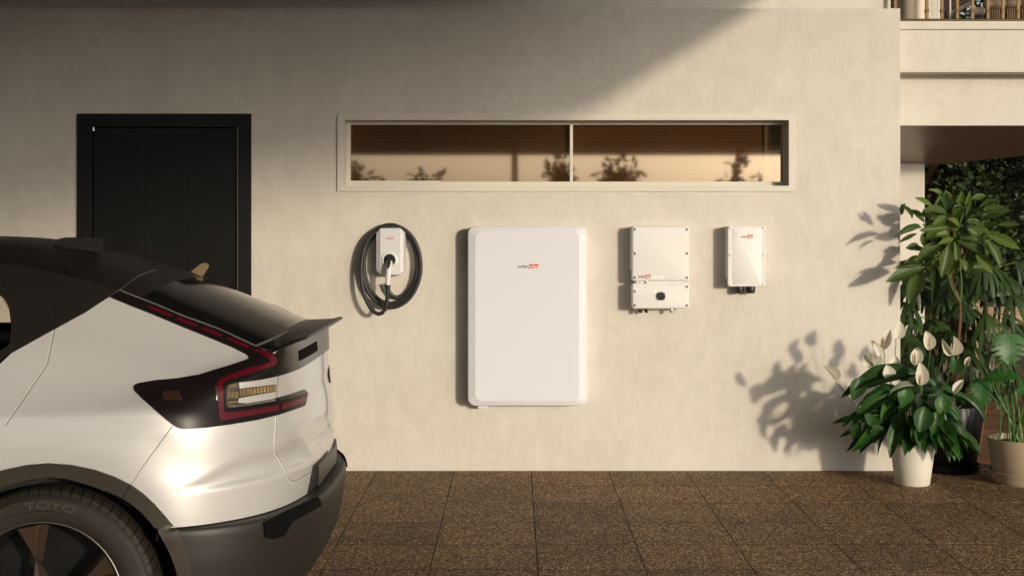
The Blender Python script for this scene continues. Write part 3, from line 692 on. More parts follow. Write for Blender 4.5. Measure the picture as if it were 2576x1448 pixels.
# smooth
def smooth(p, n=3):
    for _ in range(n): p = [p[0]]+[(p[i-1]+p[i]*2+p[i+1])/4 for i in range(1, len(p)-1)]+[p[-1]]
    return p
MB().tube(smooth(cab, 4), .0128, 10).build('cable', M_rubber, evc, smooth=True)

# ------------------------------------------------------------------ car
CY = -3.45                                   # centre line of the car, parallel to the wall
car = empty('parked_car', (-2.9, CY, 0), 'white electric fastback car with black roof, parked rear end to the right', 'car')
def interp(tab, x):
    if x <= tab[0][0]: return tab[0][1]
    for (a, b), (c, d) in zip(tab, tab[1:]):
        if x <= c:
            t = (x-a)/(c-a); return b+(d-b)*t
    return tab[-1][1]
def cmr(tab, x):                              # smooth interpolation
    n = len(tab)
    if x <= tab[0][0]: return tab[0][1]
    if x >= tab[-1][0]: return tab[-1][1]
    for i in range(n-1):
        if x <= tab[i+1][0]:
            x0, y0 = tab[i]; x1, y1 = tab[i+1]; h = x1-x0; t = (x-x0)/h
            m0 = (y1-tab[i-1][1])/(x1-tab[i-1][0]) if i > 0 else (y1-y0)/h
            m1 = (tab[i+2][1]-y0)/(tab[i+2][0]-x0) if i+2 < n else (y1-y0)/h
            return (2*t**3-3*t*t+1)*y0+(t**3-2*t*t+t)*h*m0+(-2*t**3+3*t*t)*y1+(t**3-t*t)*h*m1
XF = -5.12
ZC = [(-5.12, .74), (-4.95, .85), (-4.25, 1.0), (-3.35, 1.47), (-2.8, 1.545), (-2.3, 1.556), (-1.9, 1.548), (-1.715, 1.515), (-1.58, 1.482), (-1.348, 1.404), (-1.097, 1.305), (-.836, 1.205), (-.70, 1.185)]
ZE = [(-5.12, .70), (-4.95, .80), (-4.25, .95), (-3.35, 1.37), (-2.8, 1.455), (-2.3, 1.478), (-1.817, 1.462), (-1.6, 1.425), (-1.387, 1.369), (-1.1, 1.255), (-.90, 1.172), (-.834, 1.160), (-.70, 1.168)]
YE = [(-5.12, .74), (-4.3, .72), (-3.4, .60), (-2.3, .585), (-1.8, .60), (-1.387, .62), (-.5, .62)]
NS, NC, NF = 170, 44, 22
def row(z, W, xr, L, n, Lf=.6, nf=2.6, E=False, wz_=None):
    pts = []
    for k in range(NF):                       # front end, from the centre line to the side
        th = math.pi/2*k/NF; c, s_ = math.cos(th), math.sin(th)
        x = XF+Lf-Lf*c**(2/nf); y = -(YE[0][1] if E else W)*s_**(2/nf)
        pts.append((x, y, cmr(ZE, x) if E else z))
    xa, xb = XF+Lf, xr-L
    for k in range(NS+1):
        x = xa+(xb-xa)*k/NS
        pts.append((x, -cmr(YE, x) if E else -W, cmr(ZE, x) if E else z))
    for k in range(1, NC+1):
        th = math.pi/2*(1-k/NC); c, s_ = math.cos(th), math.sin(th)
        x = xb+L*max(c, 0)**(2/n); y = -(cmr(YE, x) if E else W)*max(s_, 0)**(2/n)
        zz = z
        if E: zz = cmr(ZE, x)*(s_)+1.186*(1-s_) if True else 0
        pts.append((x, y, zz))
    return pts
rows_b = [row(.20, .80, -.90, .55, 2.6), row(.27, .885, -.79, .58, 2.7), row(.36, .92, -.735, .60, 2.8), row(.47, .936, -.708, .60, 2.8), row(.555, .941, -.698, .60, 2.8), row(.590, .942, -.700, .60, 2.8), row(.603, .936, -.712, .60, 2.8), row(.6055, .925, -.775, .60, 2.8)]
rows_w = [row(.609, .931, -.752, .60, 2.8), row(.66, .934, -.747, .60, 2.8), row(.735, .937, -.743, .60, 2.8), row(.80, .9385, -.752, .60, 2.8), row(.88, .940, -.758, .60, 2.8), row(.945, .936, -.768, .59, 2.8), row(1.00, .917, -.772, .57, 2.8)]
rE = row(0, 0, -.795, .11, 4.5, E=True)
lastw = rows_w[-1]
def mixrow(a, b, t, bulge):
    out = []
    for p, q in zip(a, b):
        v = [p[i]+(q[i]-p[i])*t for i in range(3)]
        v[1] -= bulge*(1 if p[1] < -.3 else abs(p[1])/.3)
        out.append(tuple(v))
    return out
rF = mixrow(lastw, rE, .47, .035)
rF2 = mixrow(lastw, rE, .75, .022)
def loft(rows, sub):
    """catmull-rom through the rows"""
    out = []
    n = len(rows)
    for i in range(n-1):
        p0 = rows[max(i-1, 0)]; p1 = rows[i]; p2 = rows[i+1]; p3 = rows[min(i+2, n-1)]
        for k in range(sub):
            t = k/sub; r = []
            for a, b, c, d in zip(p0, p1, p2, p3):
                r.append(tuple(.5*((2*b[m])+(-a[m]+c[m])*t+(2*a[m]-5*b[m]+4*c[m]-d[m])*t*t+(-a[m]+3*b[m]-3*c[m]+d[m])*t**3) for m in range(3)))
            out.append(r)
    out.append(list(rows[-1])); return out
WCX, WCZ, WB = -1.544, .366, 2.70
def flare(p):
    x, y, z = p
    for cx in (WCX, WCX-WB):
        d = math.hypot(x-cx, (z-WCZ))
        if z > .2 and y < -.3 and d < .66:
            t = (.66-d)/.17; t = max(0, min(1, t)); t = t*t*(3-2*t)
            y -= .014*t
    # sculpted hollow low on the rear corner
    if x > -1.14 and abs(y) > .3:
        q = min(1, (x+1.14)/.28); q = q*q*(3-2*q)*min(1, (abs(y)-.3)/.15); zt = .735+.105*q; zb = .722
        if zb < z < zt:
            f = (z-zb)/(zt-zb); f = min(1, f/.22)*min(1, (1-f)/.6); f = f*f*(3-2*f)
            s = .017*q*f; y += s*(.5 if y < 0 else -.5); x -= s
    return (x, y, z)
LW = [[flare(p) for p in r] for r in loft(rows_w+[rF, rF2, rE], 7)]
LB = loft(rows_b, 5)
NR = len(LW)
iF = 7*(len(rows_w)); 
# top surface
NY = 40
TOP = []
def rearx(y):                                 # rear edge of the top surface for a given |y|
    best = None
    seg = rE[NF+NS:]
    a = abs(y)
    for p, q in zip(seg, seg[1:]):
        if -p[1] >= a >= -q[1]:
            t = (-p[1]-a)/max(1e-9, (-p[1]+q[1])); return p[0]+(q[0]-p[0])*t
    return seg[-1][0] if a < .01 else seg[0][0]
NX = 150
for i in range(NX+1):
    t = i/NX; r = []
    for j in range(NY+1):
        u = -1+2*j/NY; u = math.copysign(1-(1-abs(u))**1.35, u)
        x = XF+.28+(-.90-XF-.28)*t
        ye = cmr(YE, x); y = u*ye
        # near the rear, follow the rounded rear edge
        if t > .8:
            tt = (t-.8)/.2; xe = rearx(.62*u*.999)
            x0 = XF+.28+(-.90-XF-.28)*.8; x = x0+(xe-x0)*tt; y = u*cmr(YE, x)
        zc, ze = cmr(ZC, x), cmr(ZE, x)
        z = ze+(zc-ze)*(1-abs(u)**2.3)
        if t > .8:
            th = 1-tt; 
        r.append((x, y, z))
    TOP.append(r)
# rear rim of the side surface must meet the top surface
for k in range(NF+NS, len(rE)):
    x, y, z = LW[-1][k]
    u = abs(y)/max(.001, cmr(YE, x)); u = min(1, u)
    zz = cmr(ZE, x)+(cmr(ZC, x)-cmr(ZE, x))*(1-u**2.3)
    d = zz-z
    for m in range(14): 
        a, b, c = LW[-1-m][k]; LW[-1-m][k] = (a, b, c+d*(1-m/14))
def toW(p): return Vector((p[0], p[1]+CY, p[2]))
def grid_faces(nr, nc, off=0): return [(off+i*nc+j, off+i*nc+j+1, off+(i+1)*nc+j+1, off+(i+1)*nc+j) for i in range(nr-1) for j in range(nc-1)]
bv, bf = [], []
for G in (LB, LW, TOP):
    off = len(bv); bv += [toW(p) for r in G for p in r]; bf += grid_faces(len(G), len(G[0]), off)
BVH = BVHTree.FromPolygons([tuple(v) for v in bv], bf)
EYE = Vector((0, CAMY, CAMZ))
def cast(px, py):
    d = Vector(((px-VX)/FD, 1, -(py-HY)/FD)).normalized()
    h = BVH.ray_cast(EYE, d)
    if h[0] is None or h[0].y > CY+.95:
        h = BVH.find_nearest(EYE+d*5.3); 
        if h[0] is None: return None, None
        n = h[1]
        if n.dot(d) > 0: n = -n
        return h[0], n
    n = h[1]
    if n.dot(d) > 0: n = -n
    return h[0], n
def dens(poly, step, closed=True):
    out = []; n = len(poly)
    for i in range(n if closed else n-1):
        a, b = Vector(poly[i]), Vector(poly[(i+1) % n]); m = max(1, int((b-a).length/step))
        for k in range(m): out.append(a+(b-a)*k/m)
    if not closed: out.append(Vector(poly[-1]))
    return out
def rnd(poly, it=2, amt=.5):                 # soften the corners of a traced outline
    p = [Vector(q) for q in poly]
    for _ in range(it):
        q = []
        n = len(p)
        for i in range(n):
            a, b = p[i], p[(i+1) % n]
            q += [a*.78+b*.22, a*.22+b*.78]
        p = q
    return p
def inside(p, poly):
    x, y = p[0], p[1]; c = False; n = len(poly); j = n-1
    for i in range(n):
        xi, yi = poly[i][0], poly[i][1]; xj, yj = poly[j][0], poly[j][1]
        if (yi > y) != (yj > y) and x < (xj-xi)*(y-yi)/(yj-yi)+xi: c = not c
        j = i
    return c
def patch(name, poly, mt, parent=None, h=.004, t=.010, step=9, grid=14, mirror=True, round_=0, label=None, smooth=True):
    parent = parent or car
    if round_: poly = rnd(poly, round_)
    b = dens(poly, step); nb = len(b)
    xs = [p[0] for p in b]; ys = [p[1] for p in b]
    pts = list(b)
    y = min(ys)+grid*.5; k = 0
    while y < max(ys):
        x = min(xs)+grid*(.5+.5*(k % 2))
        while x < max(xs):
            if inside((x, y), b) and min((Vector((x, y))-q).length for q in b) > grid*.4: pts.append(Vector((x, y)))
            x += grid
        y += grid*.87; k += 1
    res = delaunay_2d_cdt([Vector((p[0], p[1])) for p in pts], [(i, (i+1) % nb) for i in range(nb)], [], 1, 1e-5)
    V2, E2, F2 = res[0], res[1], res[2]
    top, bot = [], []
    for q in V2:
        c, n = cast(q[0], q[1]); top.append(c+n*h); bot.append(c+n*(h-t))
    nv = len(top); F = [tuple(f) for f in F2]
    cnt = {}
    for f in F:
        for i in range(len(f)):
            e = (f[i], f[(i+1) % len(f)]); cnt[tuple(sorted(e))] = cnt.get(tuple(sorted(e)), 0)+1
    side = [e for e, c in cnt.items() if c == 1]
    def mk(flip):
        mb = MB(); T = [Vector((p.x, 2*CY-p.y, p.z)) if flip else p for p in top]; B = [Vector((p.x, 2*CY-p.y, p.z)) if flip else p for p in bot]
        mb.add(T+B, F+[(a, b_, b_+nv, a+nv) for a, b_ in side])
        return mb.build(name, mt, parent, smooth=smooth, angle=50)
    o = mk(False)
    if label: o['label'] = label
    if mirror: mk(True)
    return o
def ribbon(name, line, w, mt, parent=None, h=.0012, mirror=False, step=6, off=0.0):
    pts = dens(line, step, False)
    for _ in range(2): pts = [pts[0]]+[(pts[i-1]+pts[i]*2+pts[i+1])/4 for i in range(1, len(pts)-1)]+[pts[-1]]
    C = [cast(p[0], p[1]) for p in pts]; L_, R_, = [], []
    for i, (c, n) in enumerate(C):
        a = C[max(i-1, 0)][0]; b = C[min(i+1, len(C)-1)][0]; t = (b-a).normalized(); s = t.cross(n).normalized()
        cc = c+s*off
        L_.append(cc+s*w/2+n*h); R_.append(cc-s*w/2+n*h)
    mb = MB(); n = len(L_)
    dn = [-c[1]*.004 for c in C]
    mb.add(L_+R_+[p+d for p, d in zip(L_, dn)]+[p+d for p, d in zip(R_, dn)],
        [(i, i+1, n+i+1, n+i) for i in range(n-1)]+[(i, i+1, 2*n+i+1, 2*n+i) for i in range(n-1)]+[(n+i, n+i+1, 3*n+i+1, 3*n+i) for i in range(n-1)])
    return mb.build(name, mt, parent or car, smooth=True)

M_paint = mat('pearl_white_paint', (.60, .59, .58), .42, metal=.25, coat=.8, spec=.5)
M_clad = mat('grey_plastic_cladding', (.020, .0165, .014), .5, bump=(500, .03))
M_gloss = mat('gloss_black', (.012, .010, .009), .22, spec=.25)
M_roof = mat('black_roof', (.016, .014, .013), .34, spec=.3)
M_cglass = mat('tinted_glass', (.008, .008, .008), .08, spec=.25)
M_lamp = mat('smoked_lamp', (.010, .007, .008), .3, spec=.15)
M_redl = mat('red_lens', (.085, .003, .009), .3, spec=.3)
M_gap = mat('panel_gap', (.24, .22, .20), .7)
M_gapd = mat('dark_gap', (.004, .004, .004), .8)
M_lite = mat('edge_highlight', (.85, .82, .78), .3, coat=.5)  # pale strip beside the gaps, edge highlight put into the colour
M_amber = mat('clear_reflector', (.42, .30, .15), .3, metal=.7, bump=(700, .6))
M_chrome = mat('chrome', (.7, .68, .64), .15, metal=1)
M_tyre = mat('tyre_rubber', (.019, .0145, .0115), .62, bump=(300, .04))

arch_in = Z5([(580, 303), (800, 325), (1050, 400), (1250, 468), (1420, 545), (1530, 620), (1640, 710), (1745, 830), (1840, 960), (1905, 1070), (1960, 1180), (2010, 1310), (2050, 1448), (2075, 1560), (2085, 1700)])
arch_out = Z5([(560, 145), (830, 165), (1100, 222), (1320, 300), (1515, 395), (1660, 500), (1780, 610), (1900, 745), (2020, 893)])
mx = arch_in[0][0]-2
full_in = [(2*mx-x, y) for x, y in reversed(arch_in[1:])]+arch_in
hole3 = [cast(x, y)[0] for x, y in full_in]
holeXZ = [(p.x, p.z) for p in hole3]
holeXZ = [(holeXZ[0][0], -.2)]+holeXZ+[(holeXZ[-1][0], -.2)]
cxh, czh = WCX, WCZ
holeL = [(cxh+(x-cxh)*1.02, czh+(z-czh)*1.02 if z > 0 else z) for x, z in holeXZ]
winpx = Z1([(0, 1000), (60, 1060), (130, 1190), (165, 1448)])+Z3([(148, 210), (140, 350), (100, 440), (0, 495)])[0:]
winpx = [(-40, 733), (0, 740)]+winpx[1:]+[(-60, 885), (-420, 905), (-420, 700)]
win3 = [cast(x, y)[0] for x, y in dens(winpx, 30)]
winXZ = [(p.x, p.z) for p in win3]
wcx = sum(p[0] for p in winXZ)/len(winXZ); wcz = sum(p[1] for p in winXZ)/len(winXZ)
winXZ = [(wcx+(x-wcx)*1.09, wcz+(z-wcz)*1.14) for x, z in winXZ]
def in_hole(x, z):
    return inside((x, z), holeL) or inside((x+WB, z), holeL)
def build_side(rows, name, mt, r0=0, r1=None, c0=0, c1=None, off=0, window=False, hole=True, parent=None, thick=0, sides=(1, -1)):
    rows = rows[r0:r1]; mb = MB(); nc = len(rows[0])
    c1 = c1 or nc
    for sgn in sides:
        V = [toW((p[0], p[1]*sgn, p[2])) for r in rows for p in r[c0:c1]]
        m = c1-c0; F = []
        for i in range(len(rows)-1):
            for j in range(m-1):
                ids = (i*m+j, i*m+j+1, (i+1)*m+j+1, (i+1)*m+j); c = sum((V[k] for k in ids), Vector())/4
                if abs(c.y-CY) > .45 and hole and in_hole(c.x, c.z): continue
                if window and abs(c.y-CY) > .45 and any(inside((V[q].x, V[q].z), winXZ) for q in ids): continue
                if window and sgn == -1 and c.y-CY > .45 and 1.09 < c.z < 1.36 and -3.3 < c.x < -1.8: continue
                F.append(ids)
        mb.add(V, F)
    bm = bmesh.new(); vs = [bm.verts.new(v) for v in mb.v]
    for f in mb.f: bm.faces.new([vs[k] for k in f])
    bmesh.ops.remove_doubles(bm, verts=bm.verts[:], dist=.0002)
    loose = [v for v in bm.verts if not v.link_faces]; bmesh.ops.delete(bm, geom=loose, context='VERTS')
    bm.verts.index_update(); out = MB(); out.v = [v.co.copy() for v in bm.verts]; out.f = [tuple(v.index for v in f.verts) for f in bm.faces]; bm.free()
    return out.build(name, mt, parent or car, smooth=True, angle=60)
body = build_side(LW, 'body', M_paint, window=True)
bump = build_side(LB, 'bumper_and_sill', M_clad)
cF = NF+NS-2
# black rear panel under the spoiler
def offset_rows(rows, c0, c1, d):
    out = []
    for r in rows:
        rr = []
        for k in range(c0, c1):
            a = Vector(r[max(k-1, 0)]); b = Vector(r[min(k+1, len(r)-1)]); t = (b-a)
            n = Vector((-t.y*-1, t.x*-1, 0)) 
            n = Vector((t.y, -t.x, 0)); n.normalize()
            if n.x < 0 and abs(n.x) > abs(n.y): n = -n
            if n.y > 0: n = Vector((n.x, -abs(n.y), 0)) if n.y > .05 else n
            rr.append((r[k][0]+n.x*d, r[k][1]+n.y*d, r[k][2]))
        out.append(rr)
    return out
c0 = NF+NS+1
pan = offset_rows(LW[iF-1:], c0+12, len(rE), .004)
for r in pan: r[-1] = (r[-1][0], 0, r[-1][2])
build_side(pan, 'rear_black_panel', M_gloss, hole=False)
kx = [k for k in range(NF, NF+NS) if -3.3 < LW[-1][k][0] < -1.40]
rl = [[(p[0], p[1]-.006, p[2]+.001) for p in r[kx[0]:kx[-1]+1]] for r in LW[-3:]]
for sg in (1, -1): build_side(rl, 'roof_rail', M_roof, hole=False, sides=(sg,))
# top : roof then glass hatch
mb = MB(); nT = [i for i in range(NX+1)]
def topmesh(i0, i1, name, mt, dz=0):
    mb = MB(); g = TOP[i0:i1+1]; mb.add([toW(p)+Vector((0, 0, dz)) for r in g for p in r], grid_faces(len(g), NY+1)); return mb.build(name, mt, car, smooth=True, angle=60)
iw = next(i for i in range(NX+1) if TOP[i][NY//2][0] > -4.25); ir = next(i for i in range(NX+1) if TOP[i][NY//2][0] > -3.45)
topmesh(0, iw, 'bonnet', M_paint); topmesh(iw, ir, 'windscreen', M_cglass)
ih = next(i for i in range(NX+1) if TOP[i][NY//2][0] > -1.33)
topmesh(ir, ih, 'roof', M_roof); topmesh(ih, NX, 'tailgate_glass', M_cglass)
# black greenhouse side
belt = Z3([(0, 605), (705, 217), (1100, 0)])+Z1([(1380, 1172), (1583, 1043)])
belt = [(-560, 1015), (-300, 985), (-140, 958)]+belt
roofedge = Z1([(1725, 958)])
side_top = [(260, 716), (180, 698), (90, 677), (0, 657), (-120, 644), (-300, 644), (-560, 680)]
w2 = [(x, y) for x, y in winpx]
# built in two pieces round the rear side window
right_piece = [belt[2], *belt[3:], *roofedge, *side_top[:4], (-60, 660)]
wedge = [(-40, 733), (0, 740)]+Z1([(60, 1060), (130, 1190), (165, 1448)])+Z3([(148, 210), (140, 350), (100, 440), (0, 495)])+[(-60, 885)]
poly = belt[2:]+roofedge+side_top[:4]+[(-60, 660)]+wedge+[(-140, 890)]
patch('black_side_frame', poly, M_roof, h=.004, step=10, grid=16)
patch('upper_side_frame', [(-60, 660), (-40, 733), (-420, 700), (-560, 700), (-560, 690), (-300, 655), (-120, 655)], M_roof, h=.004, step=16, grid=24)
patch('lower_side_frame', [(-140, 890), (-140, 958), (-300, 985), (-560, 1015), (-560, 905), (-420, 905)], M_roof, h=.004, step=16, grid=24)
gt = bpy.data.materials.new('side_window_glass'); gt.use_nodes = True; nt = gt.node_tree; nt.nodes.remove(nt.nodes['Principled BSDF'])
g1 = nt.nodes.new('ShaderNodeBsdfGlossy'); g1.inputs[1].default_value = .02; t1 = nt.nodes.new('ShaderNodeBsdfTransparent'); t1.inputs[0].default_value = (.78, .76, .70, 1); m1 = nt.nodes.new('ShaderNodeMixShader'); m1.inputs[0].default_value = .08
nt.links.new(t1.outputs[0], m1.inputs[1]); nt.links.new(g1.outputs[0], m1.inputs[2]); nt.links.new(m1.outputs[0], nt.nodes['Material Output'].inputs[0])
patch('side_window', [p for p in winpx], gt, h=-.004, t=.004, step=20, grid=30)
# tail lamp housing with the long strip up the edge of the tailgate
lampP = Z4([(112, 470), (102, 440), (112, 408), (160, 385), (350, 352), (600, 332), (850, 292), (1000, 247), (1200, 187), (1380, 128), (1425, 106), (1405, 62), (1370, 40), (1290, 2)])
strip_low = Z2([(1060, 1236), (820, 1135), (400, 965), (0, 798)])+Z1([(1900, 1175), (1590, 1046)])
strip_up = Z1([(1722, 962)])+Z2([(0, 672), (400, 840), (850, 1012), (1325, 1226), (1590, 1325)])
lampR = Z4([(1740, 75), (1756, 100), (1755, 190), (1650, 232), (1450, 308), (1310, 362), (1190, 392), (1160, 425), (1150, 540), (1150, 620), (1160, 650), (1185, 662), (1400, 636), (1710, 582), (1710, 548), (1900, 500), (2045, 452), (2080, 485), (2062, 600), (2040, 640), (1900, 690), (1750, 740), (1500, 800), (1200, 850), (900, 890), (680, 905), (615, 893), (560, 862), (400, 735), (200, 560)])
lamp = patch('tail_lamp', lampP+strip_low+strip_up+lampR, M_lamp, h=.006, t=.012, step=7, grid=11)
redC = Z4([(1455, 12), (1530, 2), (1680, 60), (1722, 100), (1725, 135), (1700, 175), (1600, 215), (1400, 282), (1160, 352), (1115, 385), (1112, 450), (1120, 690), (1145, 716), (1300, 700), (1500, 668), (1748, 625), (1745, 692), (1400, 752), (1110, 806), (1070, 800), (1055, 650), (1048, 420), (1062, 372), (1110, 335), (1350, 240), (1600, 165), (1645, 142), (1645, 115), (1600, 78)])
patch('light_guide', redC, M_redl, lamp, h=.0085, t=.006, step=6, grid=9, mirror=False)
for pl in (Z4([(1772, 620), (2062, 524), (2054, 592), (1772, 682)]), Z1([(2135, 1212), (2190, 1190), (2505, 1318), (2440, 1338)]), Z2([(310, 877), (358, 858), (605, 960), (555, 980)]), Z2([(635, 1002), (678, 985), (918, 1080), (872, 1106)]), Z2([(945, 1132), (988, 1115), (1262, 1225), (1218, 1252)])):
    patch('light_guide', pl, M_redl, lamp, h=.0085, t=.006, step=6, grid=9, mirror=False)
patch('reflector_bed', Z4([(1152, 470), (1152, 420), (1185, 388), (1300, 366), (1308, 440), (1722, 392), (1724, 470), (1300, 548), (1290, 600), (1400, 606), (1712, 552), (1712, 582), (1400, 640), (1180, 664), (1155, 640)]), mat('lamp_bed', (.05, .04, .03), .3), h=.003, t=.006, step=6, grid=10)
for k in range(11):
    xa = 1305+k*38; f = lambda x: (440-(x-1305)*.108, 532-(x-1305)*.165)
    a, b = f(xa), f(xa+28); patch('reflector_cell', Z4([(xa, a[0]+6), (xa+28, b[0]+6), (xa+30, b[1]-4), (xa+2, a[1]-4)]), M_amber, lamp, h=.006, t=.004, step=20, grid=30, mirror=False)
for k in range(3):
    xa = 1165+k*44; patch('reflector_cell', Z4([(xa, 478), (xa+34, 468), (xa+34, 545), (xa, 555)]), M_amber, lamp, h=.006, t=.004, step=20, grid=30, mirror=False)
for (ya, yb) in ((398, 425), (585, 605)): patch('reflector_cell', Z4([(1175, ya+4), (1280, ya-8), (1280, yb-8), (1175, yb+4)]), M_amber, lamp, h=.006, t=.004, step=20, grid=30, mirror=False)
patch('clear_strip', Z4([(1158, 632), (1400, 612), (1708, 556), (1708, 578), (1400, 634), (1175, 656)]), mat('clear_teeth', (.5, .48, .44), .25, metal=.8, bump=(600, .9)), lamp, h=.006, t=.004, step=8, grid=12, mirror=False)
patch('upper_lens', Z4([(1714, 552), (1900, 503), (2042, 458), (2066, 480), (1900, 540), (1765, 575)]), mat('grey_lens', (.035, .03, .025), .2, spec=.4), lamp, h=.0085, t=.004, step=8, grid=12, mirror=False)
patch('chrome_accent', Z4([(1036, 335), (1044, 326), (1051, 340), (1050, 480), (1044, 580), (1034, 560), (1036, 500), (1030, 450)]), M_chrome, lamp, h=.009, t=.004, step=6, grid=9, mirror=False)
patch('side_marker', Z4([(425, 522), (430, 500), (455, 485), (622, 480), (630, 520), (665, 578), (475, 585), (450, 570)]), mat('amber_marker', (.035, .018, .011), .25, coat=.5), lamp, h=.0075, t=.004, step=8, grid=12, mirror=False)
# wheel arch cladding
ao = [(2*mx-x, y) for x, y in reversed(arch_out[1:])]+arch_out
lowR = [(470, 1420), (478, 1500)]
archp = ao+Z5([(2075, 960), (2135, 1100), (2190, 1300), (2215, 1448), (2230, 1700)])+list(reversed(arch_in))+[(2*mx-x, y) for x, y in arch_in[1:]]+[(2*mx-x, y) for x, y in reversed(Z5([(2135, 1100), (2190, 1300), (2230, 1700)]))]
patch('wheel_arch_trim', archp, mat('brown_grey_cladding', (.034, .026, .018), .5, bump=(500, .03)), h=.010, t=.055, step=7, grid=12)
for sgn in (1, -1):   # inner arch liners
    for cx in (WCX, WCX-WB):
        mb = MB(); pr = [(x-WCX+cx, z) for x, z in holeL if z > 0]; n = len(pr)
        y0 = CY-sgn*.925; y1 = CY-sgn*.55
        mb.add([(x, y0, z) for x, z in pr]+[(x, y1, z) for x, z in pr], [(i, i+1, n+i+1, n+i) for i in range(n-1)]+[tuple(range(n, 2*n))])
        mb.build('arch_liner', M_hole, car, smooth=True)
MB().box(-4.9, -1.0, CY-.53, CY+.53, .20, .60).build('floor_pan', M_hole, car)
mb = MB().box(-4.2, -1.3, CY-.78, CY+.78, .615, .88); mb.box(-2.25, -2.05, CY-.68, CY+.68, .88, 1.13, .03); mb.build('cabin_interior', mat('cabin_trim', (.012, .012, .013), .8), car)
# panel gaps
ribbon('panel_gap', Z3([(703, 222), (650, 480), (615, 655), (592, 700), (560, 745), (75, 1448)])+[(-20, 1750/1.0)][:0], .0045, M_gap)
ribbon('edge_highlight', Z3([(703, 222), (650, 480), (615, 655), (592, 700), (560, 745), (75, 1448)]), .0022, M_lite, off=.0036, h=.0016)
ribbon('panel_gap', Z1([(640, 985), (655, 1035), (680, 1095), (775, 1440)])+Z3([(700, 180), (704, 215)]), .0045, M_gapd, h=.0056)
ribbon('panel_gap', Z4([(545, 868), (130, 1431)])+Z5([(1600, 270), (1512, 385)]), .0035, M_gap)
ribbon('edge_highlight', Z4([(545, 868), (130, 1431)])+Z5([(1600, 270), (1512, 385)]), .0022, M_lite, off=.003, h=.0016)
ribbon('panel_gap', Z5([(1512, 390), (1420, 545)]), .004, M_gapd, h=.0112)
ribbon('tailgate_gap', Z4([(1757, 195), (1750, 390), (1735, 470), (1735, 545)]), .004, M_gap)
ribbon('tailgate_gap', Z4([(1733, 775), (1722, 950), (1708, 1130), (1715, 1165), (1840, 1380)])+Z6([(1445, 440), (1480, 465), (1560, 440), (1722, 340)]), .004, M_gap)
ribbon('edge_highlight', Z4([(1733, 775), (1722, 950), (1708, 1130), (1715, 1165), (1840, 1380)])+Z6([(1445, 440), (1480, 465), (1560, 440), (1722, 340)]), .0022, M_lite, off=.0035, h=.0016)
for ln in ([(0, 835), (640, 987), (1380, 1175)], [(0, 870), (640, 1028), (1220, 1175), (1255, 1155)], [(0, 940), (680, 1093), (1155, 1220), (1255, 1155), (1480, 1012)], [(915, 590), (960, 660), (1080, 820), (1200, 888), (1400, 965)]):
    ribbon('roof_seam', Z1(ln), .003, M_gapd, h=.0058)
ribbon('roof_trailing_edge', Z1([(1590, 1043), (1720, 955), (2000, 745), (2250, 660)]), .0028, mat('edge_gloss', (.07, .066, .06), .35), h=.0062)
ribbon('glass_seal', Z1([(1725, 955)])+Z2([(0, 664), (400, 832), (850, 1003), (1325, 1217)]), .0038, mat('grey_seal', (.16, .155, .15), .3), h=.0072)
ribbon('glass_seal', Z2([(1328, 1215), (1600, 1095), (1900, 965), (2060, 885)]), .0045, mat('grey_seal', (.16, .155, .15), .3), h=.005)
# bumper details
M_pit = mat('recess_shade', (.004, .004, .004), .9, spec=.1)  # near-black colour stands in for the shade inside recesses
patch('bumper_recess_shade', Z6([(1182, 885), (1300, 835), (1500, 745), (1700, 652), (1748, 630), (1765, 640), (1780, 700), (1772, 715), (1480, 878), (1440, 945), (1405, 1010), (1340, 1042), (1270, 1058), (1215, 1048), (1196, 1030)]), M_pit, h=.007, t=.006, step=5, grid=8)  # raised patch without a hollow, its shade is only the colour
# number plate hollow and dark plate, set across the back
def rear_x(z, rows):
    best = min(rows, key=lambda r: abs(r[-1][2]-z)); return best[-1][0]
mb = MB()
pl = [(-.34, .545), (.34, .545), (.30, .735), (-.30, .735)]
def rp(y, z, dx):
    h = BVH.ray_cast(Vector((2, CY+y, z)), Vector((-1, 0, 0))); 
    return Vector(((h[0].x if h[0] is not None else -.75)+dx, CY+y, z))
def rearpatch(name, poly, mt, h=.004, t=.01, n=16, m=4):
    """poly: (y0,y1 bottom) , (y0,y1 top), z0, z1"""
    (a, b), (c, d), z0, z1 = poly; mb = MB(); T = []; B = []
    for j in range(m+1):
        for i in range(n+1):
            v = j/m; y = (a+(c-a)*v)*(1-i/n)+(b+(d-b)*v)*i/n; z = z0+(z1-z0)*v
            T.append(rp(y, z, h)); B.append(rp(y, z, h-t))
    N = len(T); F = grid_faces(m+1, n+1); S_ = list(range(n+1))
    ring = [i for i in range(n+1)]+[j*(n+1)+n for j in range(1, m+1)]+[m*(n+1)+i for i in range(n-1, -1, -1)]+[j*(n+1) for j in range(m-1, 0, -1)]
    mb.add(T+B, F+[(ring[k], ring[(k+1) % len(ring)], ring[(k+1) % len(ring)]+N, ring[k]+N) for k in range(len(ring))])
    return mb.build(name, mt, car, smooth=True, angle=50)
rearpatch('plate_surround', ((-.36, .36), (-.31, .31), .612, .705), M_clad, h=.004, t=.008)
MB().box(-.765, -.7385, CY-.255, CY+.255, .612, .690, .004).build('number_plate_holder', mat('blank_plate', (.014, .014, .015), .35), car)
rearpatch('high_brake_light', ((-.40, .40), (-.40, .40), 1.103, 1.140), M_pit, h=.006, t=.004, n=24)
